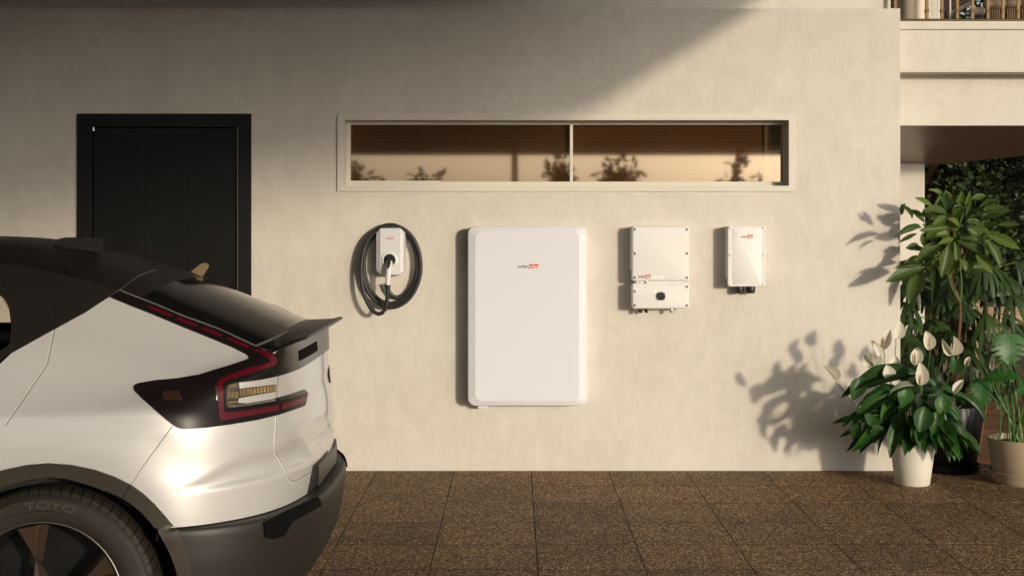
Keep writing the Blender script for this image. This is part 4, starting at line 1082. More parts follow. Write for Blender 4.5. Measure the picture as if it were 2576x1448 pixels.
# spoiler blade
mb = MB(); rs = []
NSP = 40
for k in range(NSP+1):
    y = -.635+1.27*k/NSP; a = abs(y)
    xt = -.735-.010*(a/.5)**2 if a < .5 else -.745-.095*((a-.5)/.135)**2
    z = 1.188+.006*(1-(a/.6)**2) if a < .55 else 1.189-.034*((a-.55)/.085)**1.3
    th = .009*(1-(a/.64)**6)+.003
    xf = xt-.11*(1-(a/.66)**5)-.012
    zf_ = cmr(ZE, xf)+(cmr(ZC, xf)-cmr(ZE, xf))*(1-min(1, a/.62)**2.3)
    sec = [(xf, zf_+.001), (xt-.05*(1-(a/.66)**5)-.004, max(zf_, z)+th*.35), (xt-.006, z+th*1.2), (xt, z+th), (xt+.001, z+.002), (xt-.006, z-.001), (xt-.045, z-.012), (xf, zf_-.02)]
    rs.append([(x, CY+y, zz) for x, zz in sec])
mb.rings(rs); sp = mb.build('spoiler', mat('spoiler_black', (.012, .010, .009), .34, spec=.15), car, smooth=True, angle=35)
# roof fin, far aero fin
def onroof(x, y): 
    u = min(1, abs(y)/cmr(YE, x)); return cmr(ZE, x)+(cmr(ZC, x)-cmr(ZE, x))*(1-u**2.3)
a0 = [(133, 609), (146, 600), (164, 597), (266, 601), (259, 626), (252, 633), (244, 635), (200, 627), (140, 618)]
Yn = CY-.12
fa = [P(x, y, Yn-.035) for x, y in [(130, 612), (146, 604), (166, 600), (266, 601), (258, 627), (251, 634), (242, 634), (140, 619)]]
fb = [P(x, y, Yn+.035) for x, y in [(136, 606), (150, 599.5), (168, 596.5), (262, 598), (256, 622), (250, 628), (242, 628), (145, 612)]]
mb = MB().add(fa+fb, [tuple(range(8)), tuple(range(15, 7, -1))]+[(i, (i+1) % 8, (i+1) % 8+8, i+8) for i in range(8)])
mb.build('roof_antenna', M_roof, car)
fy = CY+.48
f0 = [(480, 683), (505, 663), (516, 661), (523, 666), (522, 672), (508, 695)]
fa = [P(x, y, fy) for x, y in f0]; fb = [p+Vector((.0, .02, 0)) for p in fa]
mb = MB().add(fa+fb, [tuple(range(6)), tuple(range(11, 5, -1))]+[(i, (i+1) % 6, (i+1) % 6+6, i+6) for i in range(6)])
mb.build('aero_fin', mat('bronze_fin', (.20, .14, .075), .45), car)

# wheels
def wheel(cx, sgn):
    yo = CY-sgn*.925; c = Vector((cx, yo, WCZ)); s = sgn
    w = empty('wheel', (cx, yo, WCZ)); w.parent = car; w.location = Vector((cx, yo, WCZ))-car.location
    prof = [(.262, .02), (.262, -.004), (.270, -.008), (.300, -.014), (.335, -.008), (.348, .004), (.360, .018), (.366, .05), (.367, .12), (.366, .19), (.350, .232), (.262, .235)]
    prof = [(r, y*s) for r, y in prof]
    mb = MB(); mb.lathe(c, prof, 96, 'Y'); ty = mb.build('tyre', M_tyre, w, smooth=True, angle=30)
    # tread blocks on the shoulder
    M0 = MB().add([(-.0105, 0, 0), (.0105, 0, 0), (.0105, .030, .018), (-.0105, .030, .018), (-.010, .004*0, -.001), (.010, 0, -.001), (.010, .03, .012), (-.010, .03, .012)], [(0, 1, 2, 3), (4, 5, 6, 7), (0, 1, 5, 4), (1, 2, 6, 5), (2, 3, 7, 6), (3, 0, 4, 7)])
    tb = MB(); n = 64
    for k in range(n):
        a = 2*math.pi*k/n; ca, sa = math.cos(a), math.sin(a)
        for q in ((-.40, .352, -.004), (-.40, .3635, .016), (-.40, .3695, .05)): pass
        hw = math.pi/n*.86
        vv = []
        for r, y in ((.3500, .0035), (.3640, .0175), (.3705, .046), (.3705, .075)):
            tw = (y*.6)
            for da in (-hw, hw): vv.append(c+Vector((r*math.cos(a+da+tw), (y-.003)*s, r*math.sin(a+da+tw))))
        for r, y in ((.345, .006), (.355, .0205), (.360, .049), (.360, .078)):
            tw = (y*.6)
            for da in (-hw, hw): vv.append(c+Vector((r*math.cos(a+da+tw), y*s, r*math.sin(a+da+tw))))
        tb.add(vv, [(0, 1, 3, 2), (2, 3, 5, 4), (4, 5, 7, 6), (0, 8, 9, 1), (0, 2, 10, 8), (2, 4, 12, 10), (4, 6, 14, 12), (1, 9, 11, 3), (3, 11, 13, 5), (5, 13, 15, 7)])
    t = tb.build('tread_blocks', M_tyre, w)
    t['kind'] = 'stuff'
    mb = MB().lathe(c, [(.2625, .01*s), (.2640, -.012*s), (.2600, -.016*s), (.2560, -.010*s), (.2520, .015*s), (.245, .05*s), (.235, .14*s), (.02, .15*s)], 80, 'Y')
    rim = mb.build('rim', mat('rim_black', (.010, .010, .010), .35), w, smooth=True, angle=30)
    MB().lathe(c, [(.2632, -.0105*s), (.2645, -.0125*s), (.2618, -.0135*s)], 80, 'Y').build('rim_edge', mat('machined_edge', (.30, .27, .23), .35, metal=.9), w, smooth=True)
    MB().lathe(c, [(.2985, -.0128*s), (.3005, -.0156*s), (.3025, -.0130*s)], 96, 'Y').build('sidewall_rib', M_tyre, w, smooth=True)
    MB().lathe(c, [(.3330, -.0078*s), (.3350, -.0100*s), (.3375, -.0062*s)], 96, 'Y').build('sidewall_rib', mat('worn_rubber', (.06, .048, .038), .55), w, smooth=True)
    M_sp = mat('bronze_spoke', (.065, .042, .028), .42, metal=.4)
    for k in range(5):
        a = R(101.5-72*k)
        def pt(r, da, y): return c+Vector((r*math.cos(a+R(da)), y*s, r*math.sin(a+R(da))))
        v = [pt(.259, 9.5, -.004), pt(.258, -9, -.004), pt(.142, 0, .006), pt(.254, 7, -.016), pt(.253, -6.5, -.016), pt(.150, .2, -.004), pt(.250, 13, .03), pt(.250, -13, .03), pt(.125, 3, .035), pt(.125, -3, .035)]
        MB().add(v, [(3, 4, 5), (0, 1, 4, 3), (1, 2, 5, 4), (2, 0, 3, 5), (0, 6, 7, 1), (1, 7, 9, 2), (0, 6, 8, 2), (2, 8, 9)]).build('spoke_blade', M_sp, w)
        v = [pt(.142, 0, .004), pt(.070, 20, .0), pt(.070, -20, .0), pt(.02, 0, .006), pt(.13, 0, .03), pt(.06, 30, .03), pt(.06, -30, .03)]
        MB().add(v, [(0, 1, 3), (0, 3, 2), (0, 4, 5, 1), (0, 2, 6, 4)]).build('spoke_root', M_sp, w)
    MB().lathe(c, [(.045, .02*s), (.043, -.006*s), (.0005, -.008*s)], 30, 'Y').build('hub_cap', M_sp, w, smooth=True)
    return w
wr = wheel(WCX, 1); wheel(WCX-WB, 1); wheel(WCX, -1); wheel(WCX-WB, -1)
# raised lettering on the tyre wall
tyre_ink = mat('raised_rubber', (.075, .056, .040), .45)
wc = Vector((WCX, CY-.925, WCZ))
def arc_text(txt, a0, da, r, size, sx=1.0):
    for i, ch in enumerate(txt):
        if ch == ' ': continue
        me = text_mesh(ch, size, tyre_ink, .0012, sx=sx); x0, x1, _, _ = bbox(me)
        for v in me.vertices: v.co.x -= (x0+x1)/2
        a = R(a0-da*i)
        M = Matrix.Translation(wc+Vector((r*math.cos(a), -.0150 if r > .31 else -.0162, r*math.sin(a)))) @ Matrix.Rotation(-(a-math.pi/2), 4, 'Y') @ Matrix.Rotation(R(90), 4, 'X')
        inst('raised_letter', me, wr, M)
arc_text('TOYO', 97.5, 7.6, .3085, .034, 1.75)
arc_text('EXTRA LOAD', 46, 1.5, .2850, .0075, 1.2)

# ------------------------------------------------------------------ plants
def leaf_mesh(name, mt, power=1.0, fold=.18, droop=.25, ripple=.0, nu=9, pos=.42, tip=1.0, twist=0.0):
    vs, fs, uv = [], [], []
    cols = (-1, -.55, 0, .55, 1)
    for i in range(nu+1):
        u = i/nu
        w = (math.sin(math.pi*u**(math.log(.5)/math.log(pos))))**power if 0 < u < 1 else 0
        if i == 0: w = .02
        for v in cols:
            rp_ = ripple*math.sin(u*17+v*2)*abs(v)
            z = abs(v)*fold*w*.5 - droop*u*u + rp_
            vs.append((u*(1-.12*droop*u), v*w*.5, z)); uv.append((u, .5+v*w*.5*.9))
    m = len(cols)
    for i in range(nu):
        for j in range(m-1): fs.append((i*m+j, i*m+j+1, (i+1)*m+j+1, (i+1)*m+j))
    mb = MB(); mb.add(vs, fs)
    me = bpy.data.meshes.new(name); me.from_pydata(vs, [], fs)
    ul = me.uv_layers.new(name='uv')
    for l in me.loops: ul.data[l.index].uv = uv[l.vertex_index]
    me.materials.append(mt)
    for p in me.polygons: p.use_smooth = True
    return me
def leafM(base, tip, width, hint, thick=None):
    base, tip = Vector(base), Vector(tip); d = tip-base; L = d.length; x = d/L
    h = Vector(hint); n = (h-x*h.dot(x))
    if n.length < .05: n = Vector((0, 0, 1))-x*x.z
    n.normalize(); y = n.cross(x)
    M = Matrix.Identity(4)
    for r in range(3): M[r][0] = x[r]*L; M[r][1] = y[r]*width; M[r][2] = n[r]*L*(thick or 1); M[r][3] = base[r]
    return M
def pot(name, c, H, rt, rb, mt, label, lip=.006, saucer=False, cat='plant pot'):
    prof = [(.0005, .0), (rb-.006, .0), (rb, .006), (rt, H-.004), (rt-.002, H), (rt-lip, H), (rt-lip-.004, H-.03), (rt-lip-.010, H-.05)]
    r = empty(name, c, label, cat)
    MB().lathe(c, prof, 64, 'Z', cap0=True).build('wall', mt, r, smooth=True, angle=50)
    if saucer:
        MB().lathe(c, [(.0005, -.0), (rb+.020, .0), (rb+.036, saucer), (rb+.030, saucer), (rb+.016, .012), (.0005, .012)], 64).build('saucer', mt, r, smooth=True, angle=50)
    MB().lathe(c, [(.0005, H-.032), (rt-lip-.005, H-.036)], 40, cap0=True).build('potting_soil', M_soil, r)
    return r
# --- peace lily
LILY = leafmat('lily_leaf', (.012, .042, .008), (.034, .115, .016), (.05, .15, .03), .40, nv=15, transl=.2)
lc_ = Vector((2.445, -.455, 0))
M_pw = mat('white_pot_glaze', (.66, .62, .54), .5, bump=(200, .02))
pot('white_pot', lc_, .262, .137, .104, M_pw, 'tapered white pot holding the peace lily by the wall corner')
lily = empty('peace_lily', lc_+Vector((0, 0, .232)), 'peace lily with white hooded flowers and glossy dark green leaves', 'plant')
lv = [leaf_mesh('leaf', LILY, .85, .35, .30, .012, 10, .45), leaf_mesh('leaf', LILY, .9, .3, .45, .018, 10, .42), leaf_mesh('leaf', LILY, .8, .45, .15, .015, 10, .48)]
M_stem = mat('green_stem', (.045, .13, .025), .4)
rnd_ = random.Random(11)
def arc(a, b, bow, n=7, up=Vector((0, 0, 1))):
    return [a+(b-a)*(k/n)+up*bow*math.sin(math.pi*k/n) for k in range(n+1)]
for k in range(96):
    az = k*2.39996+rnd_.uniform(-.2, .2); ring = rnd_.random()
    el = rnd_.choice((.15, .35, .6, .8, 1.0))
    r1 = .06+.19*ring*(1-.45*el); h1 = .262+.04+el*.31*rnd_.uniform(.75, 1.0)
    if k % 3 == 0: h1 = .262+rnd_.uniform(.12, .22); r1 = rnd_.uniform(.14, .24)
    L = rnd_.uniform(.17, .26); W = L*rnd_.uniform(.34, .46)
    ca, sa = math.cos(az), math.sin(az)
    b = lc_+Vector((ca*r1, sa*r1*.85, h1)); drop = rnd_.uniform(.25, .75) if el < .7 else rnd_.uniform(-.1, .45)
    if k % 3 == 0: drop = rnd_.uniform(.6, 1.1)
    d = Vector((ca, sa*.8, -drop)).normalized()
    t = b+d*L
    if t.y > -.05: t.y = -.05
    t.z = max(t.z, .29 if abs(t.x-lc_.x) < .17 else .22)
    hint = Vector((ca*.35+rnd_.uniform(-.2, .2), sa*.35-.25, 1))
    if (d.z < -.5): hint = Vector((ca, sa-.4, .35))
    o = inst('leaf', rnd_.choice(lv), lily, leafM(b, t, W, hint))
    s0 = lc_+Vector((ca*.045*rnd_.random(), sa*.045*rnd_.random(), .24))
    st = MB().tube(arc(s0, b+d*.004, .03), [.0032]*6+[.0022, .0018], 5).build('leaf_stalk', M_stem, lily, smooth=True)
# large leaves seen from the front in the photograph
for bx, by, tx, ty, w, Y, hz in [(1250,870,320,1035,210,-.62,1),(560,900,480,1150,190,-.66,0),(1090,1010,1065,1230,190,-.72,0),(940,1060,440,1370,160,-.66,.5),(1215,1000,880,1070,120,-.70,1.2),(1500,1100,1520,1340,200,-.70,0),(1330,900,1600,1190,150,-.6,.8),(1640,850,1660,660,150,-.62,.2),(1300,1230,1250,1530,240,-.75,0),(700,1330,665,1440,190,-.7,0),(1700,1100,2100,1370,130,-.62,1),(1350,1100,1850,1310,140,-.66,.9),(1440,1290,1410,1560,170,-.74,0),(620,1300,400,1330,60,-.6,.6)]:
    (b_, t_) = ZL([(bx, by), (tx, ty)]); b = P(*b_, Y); t = P(*t_, Y-.05)
    W = w/2.896/1.5906/FD*8.25
    inst('leaf', rnd_.choice(lv), lily, leafM(b, t, W, (0, -1, .3+hz)))
    MB().tube(arc(lc_+Vector((0, 0, .24)), b, .05), .0022, 5).build('leaf_stalk', M_stem, lily, smooth=True)
# lower front leaves hanging over the pot, from the second crop (x, y)/3.045 + (3250, 1600)
def ZP(x, y): return ((3250+x/3.045)/1.5906, (1600+y/3.045)/1.5906)
for bx, by, tx, ty, w, Y in [(1560,290,1680,650,190,-.74),(1700,470,1855,745,90,-.70),(1500,250,1480,400,160,-.74),(1280,150,1260,400,170,-.75),(1370,140,1230,560,190,-.73),(700,320,520,690,130,-.60),(690,330,400,640,70,-.55),(800,300,785,485,200,-.62),(560,250,490,500,140,-.62),(610,250,330,470,70,-.5),(600,190,235,270,70,-.5),(480,200,350,330,60,-.48),(1330,470,1305,595,110,-.62),(660,160,680,300,190,-.68),(1350,350,1385,480,80,-.7)]:
    b = P(*ZP(bx, by), Y); t = P(*ZP(tx, ty), Y); W = w/3.045/1.5906/FD*8.2
    inst('leaf', rnd_.choice(lv), lily, leafM(b, t, W, (rnd_.uniform(-.3, .3), -1, .35)))
    MB().tube(arc(lc_+Vector((0, 0, .24)), b, .10), .002, 5).build('leaf_stalk', M_stem, lily, smooth=True)
# flowers
M_sp_ = bpy.data.materials.new('white_spathe'); M_sp_.use_nodes = True; nt = M_sp_.node_tree; b_ = nt.nodes['Principled BSDF']; b_.inputs['Base Color'].default_value = (.74, .70, .58, 1); b_.inputs['Roughness'].default_value = .5
tr = nt.nodes.new('ShaderNodeBsdfTranslucent'); tr.inputs[0].default_value = (.7, .66, .5, 1); ms = nt.nodes.new('ShaderNodeMixShader'); ms.inputs[0].default_value = .3
nt.links.new(b_.outputs[0], ms.inputs[1]); nt.links.new(tr.outputs[0], ms.inputs[2]); nt.links.new(ms.outputs[0], nt.nodes['Material Output'].inputs[0])
spathe = leaf_mesh('spathe', M_sp_, .75, .55, -.10, .01, 12, .40); bud = leaf_mesh('spathe', M_sp_, .8, 1.1, .12, 0, 12, .4); wide = leaf_mesh('spathe', M_sp_, .65, .5, .12, .02, 12, .45)
M_spx = mat('tan_spadix', (.50, .36, .17), .7, bump=(420, 1.0))
def flower(bx, by, tx, ty, w, sx, sy, Y, me=None, spx=None, hint=(0, -1, .15)):
    (b2, t2, s2) = ZL([(bx, by), (tx, ty), (sx, sy)]); b = P(*b2, Y); t = P(*t2, Y+.01)
    W = w/2.896/1.5906/FD*(Y-CAMY)
    f = inst('flower', me or spathe, lily, leafM(b, t, W, hint))
    foot = P(*s2, Y+.03); pts = [b+Vector((0, .002, 0)), b+(foot-b)*.33+Vector((.003, 0, 0)), b+(foot-b)*.66+Vector((-.002, 0, 0)), foot, foot+(lc_+Vector((0, 0, .25))-foot)*.5, lc_+Vector((0, 0, .24))]
    o = MB().tube(pts, [.0024]*6, 6).build('flower_stalk', M_stem, lily, smooth=True)
    if spx:
        (a2, c2) = ZL([(spx[0], spx[1]), (spx[2], spx[3])]); a = P(*a2, Y-.018); c = P(*c2, Y-.022)
        n = 8; pr = [.0035, .0056, .006, .006, .006, .0055, .0048, .0036, .001]
        mb = MB().tube([a+(c-a)*(i/n) for i in range(n+1)], pr, 10); mb.build('spadix', M_spx, lily, smooth=True)
        MB().tube([b, a], .0022, 6).build('spadix_stalk', M_stem, lily, smooth=True)
flower(272, 950, 135, 750, 95, 500, 1215, -.62, bud, None, (.4, -1, .3))
flower(700, 765, 590, 625, 110, 745, 1030, -.60, bud, (692, 750, 675, 600), (-.6, -1, .2))
flower(700, 765, 800, 640, 70, 745, 1030, -.57, bud, None, (.8, -.7, .4))
flower(770, 658, 665, 470, 120, 840, 1050, -.52, spathe, None, (.5, -1, .1))
flower(822, 575, 908, 345, 130, 842, 760, -.60, spathe, (822, 562, 824, 420), (-.5, -1, .1))
flower(965, 452, 1012, 250, 150, 960, 650, -.56, spathe, None, (.1, -1, 0))
flower(945, 822, 968, 648, 130, 1018, 985, -.60, wide, None, (-.4, -1, .1))
flower(885, 918, 850, 752, 165, 935, 1040, -.66, spathe, None, (.2, -1, .1))
flower(740, 935, 800, 830, 50, 760, 1040, -.5, bud, (722, 860, 716, 795), (-.6, -1, .1))
flower(1182, 755, 1228, 540, 150, 1180, 830, -.52, wide, (1184, 745, 1187, 605), (-.1, -1, .1))
flower(1250, 992, 1235, 718, 165, 1225, 1240, -.72, spathe, (1250, 985, 1250, 860), (.1, -1, .05))
flower(1360, 580, 1302, 358, 150, 1335, 890, -.56, spathe, (1358, 560, 1355, 425), (.1, -1, .05))
flower(1612, 640, 1500, 445, 80, 1548, 1075, -.50, bud, (1607, 628, 1607, 495), (-.5, -1, .1))
flower(1612, 640, 1655, 412, 90, 1548, 1075, -.48, bud, None, (.5, -1, .1))
flower(1640, 1082, 1755, 930, 100, 1600, 1180, -.72, spathe, None, (-.5, -1, .6))
flower(1775, 770, 1832, 648, 60, 1600, 1100, -.30, bud, (1800, 760, 1812, 690), (-.5, -1, .1))
flower(1515, 612, 1545, 575, 45, 1440, 900, -.45, bud, None)
flower(2082, 822, 2096, 612, 60, 2060, 960, -.30, bud, (2120, 780, 2190, 718), (-.4, -1, .1))

# --- tall plant with large leaves, in the black pot
BIG = leafmat('broad_leaf', (.014, .042, .009), (.12, .185, .028), (.16, .24, .06), .42, nv=24, transl=.36)
bl = [leaf_mesh('leaf', BIG, .9, .25, .08, .008, 10, .48), leaf_mesh('leaf', BIG, .85, .35, .22, .012, 10, .46), leaf_mesh('leaf', BIG, .9, .2, -.06, .01, 10, .5)]
pc = Vector((P(2400, 1187, -.07).x, .02, 0)); H2 = .43
M_pb = mat('black_pot_glaze', (.007, .007, .008), .34, spec=.3, bump=(14, .15))
pot('black_pot', pc, H2, .225, .158, M_pb, 'large glossy black pot behind the white pot', lip=.012, saucer=.05)
tall = empty('broad_leaved_plant', pc+Vector((0, 0, H2-.03)), 'tall plant with large light green leaves at the wall corner', 'plant')
M_bark = mat('brown_bark', (.13, .065, .035), .85, bump=(80, .8), var=(40, .4)); M_gst = mat('young_stem', (.09, .13, .03), .5)
hubs = {}
def tl(bx, by, tx, ty, w, dy=0, i=None, hint=None):
    r = random.Random(bx*7+by*13+tx)
    (b2, t2) = ZT([(bx, by), (tx, ty)]); Yb_ = -.20+dy+r.uniform(-.08, .08); 
    if t2[0] < 2275 or b2[0] < 2275: Yb_ = min(Yb_, -.22)
    Yt = Yb_+r.uniform(-.10, .02)
    b = P(*b2, Yb_); t = P(*t2, Yt); W = w*1.22/2.069/1.5906/FD*8.6
    inst('leaf', r.choice(bl), tall, leafM(b, t, W, hint or (r.uniform(-.5, .5), -1, r.uniform(.2, .9))))
    return b
LT = [(600,525,560,358,90),(600,525,405,485,75),(590,545,470,640,62),(620,550,675,645,75),(600,530,648,440,45),(480,470,320,400,48),(560,385,465,312,42),(740,330,668,270,30),(700,460,725,340,55),(795,410,918,380,52),(740,470,793,335,38),(750,490,935,515,48),(750,550,800,410,32),(410,600,290,485,66),(310,570,232,437,38),(215,540,262,440,50),(390,640,168,690,52),(350,690,195,765,30),(610,640,362,670,66),(600,620,500,520,40),(650,735,525,775,46),(545,780,330,925,92),(605,790,555,1055,98),(660,755,685,1000,58),(680,750,915,880,80),(830,850,980,1020,80),(415,970,88,1103,98),(400,970,290,1275,112),(425,970,490,1110,36),(500,960,490,1290,66),(930,705,1210,815,84),(920,740,1055,975,80),(860,590,1075,525,42),(755,590,915,625,34),(1010,620,1200,620,44),(890,490,970,405,32),(920,490,1070,475,60),(665,735,670,640,30),(760,650,845,705,52),(370,800,262,800,50),(390,900,250,920,50),(400,955,180,960,36),(700,720,860,750,62),(640,560,745,480,62),(780,560,900,500,50),(700,640,620,560,60),(520,650,420,740,60),(620,700,500,700,55),(820,640,960,700,56),(880,700,760,620,50),(480,560,380,540,50),(850,480,1010,410,44),(640,460,610,330,36),(820,760,900,900,70),(700,900,770,1000,60),(560,870,470,1000,60),(640,900,600,1040,56)]
for q in LT: tl(*q)
for k in range(78):
    r = random.Random(900+k); bx = r.uniform(400, 950); by = r.uniform(480, 1000); a = r.uniform(0, 6.28); L = r.uniform(110, 200)
    tl(bx, by, bx+math.cos(a)*L, by+math.sin(a)*L*.8, r.uniform(45, 75), .16+.1*(k%2))
top = P(*ZT([(610, 760)])[0], -.15)
trunk_pts = [pc+Vector((.02, 0, H2-.04)), P(*ZT([(705, 1400)])[0], -.02), P(*ZT([(705, 1260)])[0], -.06), P(*ZT([(640, 1100)])[0], -.1), P(*ZT([(600, 980)])[0], -.14), P(*ZT([(610, 800)])[0], -.18), P(*ZT([(605, 560)])[0], -.20)]
MB().tube(trunk_pts, [.014, .011, .010, .008, .007, .006, .004], 8).build('trunk', M_bark, tall, smooth=True)
for pts in ([(705, 1260), (725, 1100), (700, 960), (690, 760)], [(700, 1250), (620, 1120), (605, 1000), (500, 850), (420, 960)], [(690, 1000), (780, 800), (800, 640), (900, 600)], [(600, 1000), (480, 760), (400, 610)], [(610, 800), (700, 640), (740, 480)], [(605, 620), (560, 450)], [(420, 960), (540, 845)]):
    MB().tube(smooth([P(*ZT([p])[0], -.14) for p in pts for _ in (0, 1)], 2), .0045, 6).build('branch', M_gst, tall, smooth=True)

# --- lady palm behind, in the terracotta pot
PALM = leafmat('palm_leaf', (.012, .028, .009), (.05, .09, .026), (.07, .11, .035), .4, nv=2, transl=.15)
def fan_mesh(n, spread, seed, droop):
    r = random.Random(seed); vs, fs, uv = [], [], []
    for k in range(n):
        a = R(-spread/2+spread*k/(n-1)); L = (1-.25*abs(k/(n-1)-.5)*2)*r.uniform(.88, 1.05); hw = .068
        ca, sa = math.cos(a), math.sin(a); base_ = len(vs); nu = 6
        for i in range(nu+1):
            u = i/nu; w = hw*(.25+.75*min(1, u*2.4))*(1 if u < .9 else .55)
            z = -droop*u*u*(1+.25*math.sin(k*2.1)); rad = L*(u-.10*u*u*droop)
            for v in (-1, 0, 1):
                vs.append((ca*rad-sa*v*w, sa*rad+ca*v*w, z-abs(v)*.015+.01)); uv.append((u, .5+v*.4))
        for i in range(nu):
            for j in range(2): fs.append((base_+i*3+j, base_+i*3+j+1, base_+(i+1)*3+j+1, base_+(i+1)*3+j))
    me = bpy.data.meshes.new('fan_leaf'); me.from_pydata(vs, [], fs); ul = me.uv_layers.new(name='uv')
    for l in me.loops: ul.data[l.index].uv = uv[l.vertex_index]
    me.materials.append(PALM)
    for p in me.polygons: p.use_smooth = True
    return me
fans = [fan_mesh(9, 150, 1, .55), fan_mesh(8, 120, 2, .8), fan_mesh(7, 100, 3, .35), fan_mesh(10, 190, 4, .65)]
oc = Vector((3.035, .56, 0))
pot('terracotta_pot', oc, .40, .215, .15, mat('terracotta', (.30, .10, .03), .7, bump=(60, .2), var=(12, .12)), 'orange terracotta pot mostly hidden behind the black pot', lip=.015)
palm = empty('lady_palm', oc+Vector((0, 0, .37)), 'lady palm with brown canes and dark ribbed fan leaves', 'plant')
canes = []
for k, (px, py, r_) in enumerate([(2352, 640, .011), (2375, 700, .010), (2418, 625, .013), (2398, 655, .010), (2437, 720, .009), (2362, 780, .009), (2428, 800, .011)]):
    t = P(px, py, .40+.05*(k % 3)); b = oc+Vector(((k-3)*.035, (k % 3-1)*.05, .37))
    b.x = t.x*.75+b.x*.25
    if (b.xy-oc.xy).length > .17: b.x = oc.x+math.copysign(.16, b.x-oc.x)
    canes.append((b, t)); MB().tube([b+(t-b)*(i/6)+Vector((.004*math.sin(i*2+k), 0, 0)) for i in range(7)], [r_]*6+[r_*.7], 8).build('cane', M_bark, palm, smooth=True)
rp2 = random.Random(5)
FH = [(2290,655),(2300,700),(2285,720),(2310,745),(2280,760),(2300,800),(2320,830),(2290,840),(2440,660),(2475,665),(2500,680),(2470,700),(2530,700),(2460,740),(2500,735),(2540,745),(2445,775),(2480,790),(2520,790),(2390,720),(2410,760),(2370,760),(2350,800),(2400,820),(2430,850),(2330,880),(2380,880),(2470,850),(2500,880),(2300,900),(2350,930),(2450,900),(2550,660),(2560,820),(2340,690),(2420,690)]
FH += [(rp2.uniform(2275, 2575), rp2.uniform(650, 960)) for _ in range(44)]
for k, (px, py) in enumerate(FH):
    h = P(px, py, rp2.uniform(.22, .70)); cb, ct = min(canes, key=lambda c: abs(c[1].x-h.x))
    src = cb+(ct-cb)*min(1, max(.15, (h.z-.06-cb.z)/(ct.z-cb.z)))
    d = Vector((h.x-src.x, (h.y-src.y)*.6-.06, -.03)); d.normalize()
    MB().tube(arc(src, h, .03, 5), .0022, 5).build('leaf_stalk', M_gst, palm, smooth=True)
    S_ = rp2.uniform(.17, .25); hint = Vector((d.x*.5, -.5, 1))
    inst('fan_leaf', rp2.choice(fans), palm, leafM(h, h+d*S_, S_, hint))

# --- monstera in the beige pot
MON = leafmat('monstera_leaf', (.018, .085, .011), (.026, .125, .016), (.07, .21, .04), .36, nv=6, transl=.25)
def monstera(cuts, seed):
    r = random.Random(seed); vs, fs, uv = [], [], []; nu, nv = 40, 8
    for s in (-1, 1):
        base_ = len(vs)
        for i in range(nu+1):
            u = i/nu
            w = .52*(math.sin(math.pi*min(1, u*.97+.03)**.62))**.6*(1 if u > .0 else .3)
            back = -.20*math.exp(-u*6)
            for j in range(nv+1):
                v = j/nv
                x = u+back*v*1.0+.22*v*v*(1-u)*.9*(1 if u > .1 else .3)
                vs.append((x, s*v*w, .10*v*v-.30*u*u*.8-.10*v**3)); uv.append((u, .5+s*v*.5))
        gaps = [(c, r.uniform(.30, .5)) for c in cuts]
        for i in range(nu):
            for j in range(nv):
                v = (j+.5)/nv; skip = False
                for c, v0 in gaps:
                    if v > v0 and abs(i-c*nu-3*(v-v0)) < .3+1.25*math.sin(min(1, (v-v0)/(1-v0))*1.9): skip = True
                if skip: continue
                a = base_+i*(nv+1)+j; fs.append((a, a+1, a+nv+2, a+nv+1))
    me = bpy.data.meshes.new('leaf'); me.from_pydata(vs, [], fs); ul = me.uv_layers.new(name='uv')
    for l in me.loops: ul.data[l.index].uv = uv[l.vertex_index]
    me.materials.append(MON)
    for p in me.polygons: p.use_smooth = True
    return me
mc = Vector((P(2578, 1225, -.45).x, -.40, 0))
M_be = mat('beige_pot_clay', (.36, .28, .185), .6, bump=(150, .05), var=(8, .06))
pot('beige_pot', mc+Vector((0, 0, .014)), .262, .205, .168, M_be, 'beige clay pot on its saucer at the right picture edge', lip=.008, saucer=None)
MB_s = MB().lathe(mc, [(.0005, 0), (.165, 0), (.200, .075), (.194, .078), (.178, .02), (.0005, .013)], 64)
tag(MB_s.build('pot_saucer', M_be, smooth=True, angle=50), 'deep beige saucer under the beige pot', 'saucer')
mon = empty('monstera', mc+Vector((0, 0, .24)), 'monstera with split bright green leaves at the right edge', 'plant')
m1 = monstera((.24, .44, .64), 1); m2 = monstera((.30, .5), 3); m3 = monstera((.24, .42, .6), 5)
def ml(me, b, t, w, Y, hint, foot=None):
    (b2, t2) = ZL([b, t]); B = P(*b2, Y); T = P(*t2, Y-.05); W = w/2.896/1.5906/FD*(Y-CAMY)
    inst('leaf', me, mon, leafM(B, T, W, hint, .8))
    f = mc+Vector((random.uniform(-.08, .08), random.uniform(-.05, .05), .23))
    MB().tube(smooth([B, B+Vector((.0, .03, -.05)), B+(f-B)*.5+Vector((.02, .02, .02)), f], 1), [.0045, .005, .006, .007], 7).build('leaf_stalk', M_stem, mon, smooth=True)
ml(m1, (2262, 425), (2300, 735), 400, -.42, (0, -1, .45))
ml(m2, (2060, 890), (2390, 830), 230, -.48, (0, -.6, 1))
ml(m3, (1955, 950), (1945, 1250), 270, -.40, (-.1, -1, .35))
ml(m2, (2500, 980), (2400, 1060), 150, -.5, (0, -1, .6))
ml(m1, (2600, 700), (2760, 900), 350, -.45, (0, -1, .6)); ml(m3, (2640, 500), (2800, 380), 330, -.3, (0, -1, .6))
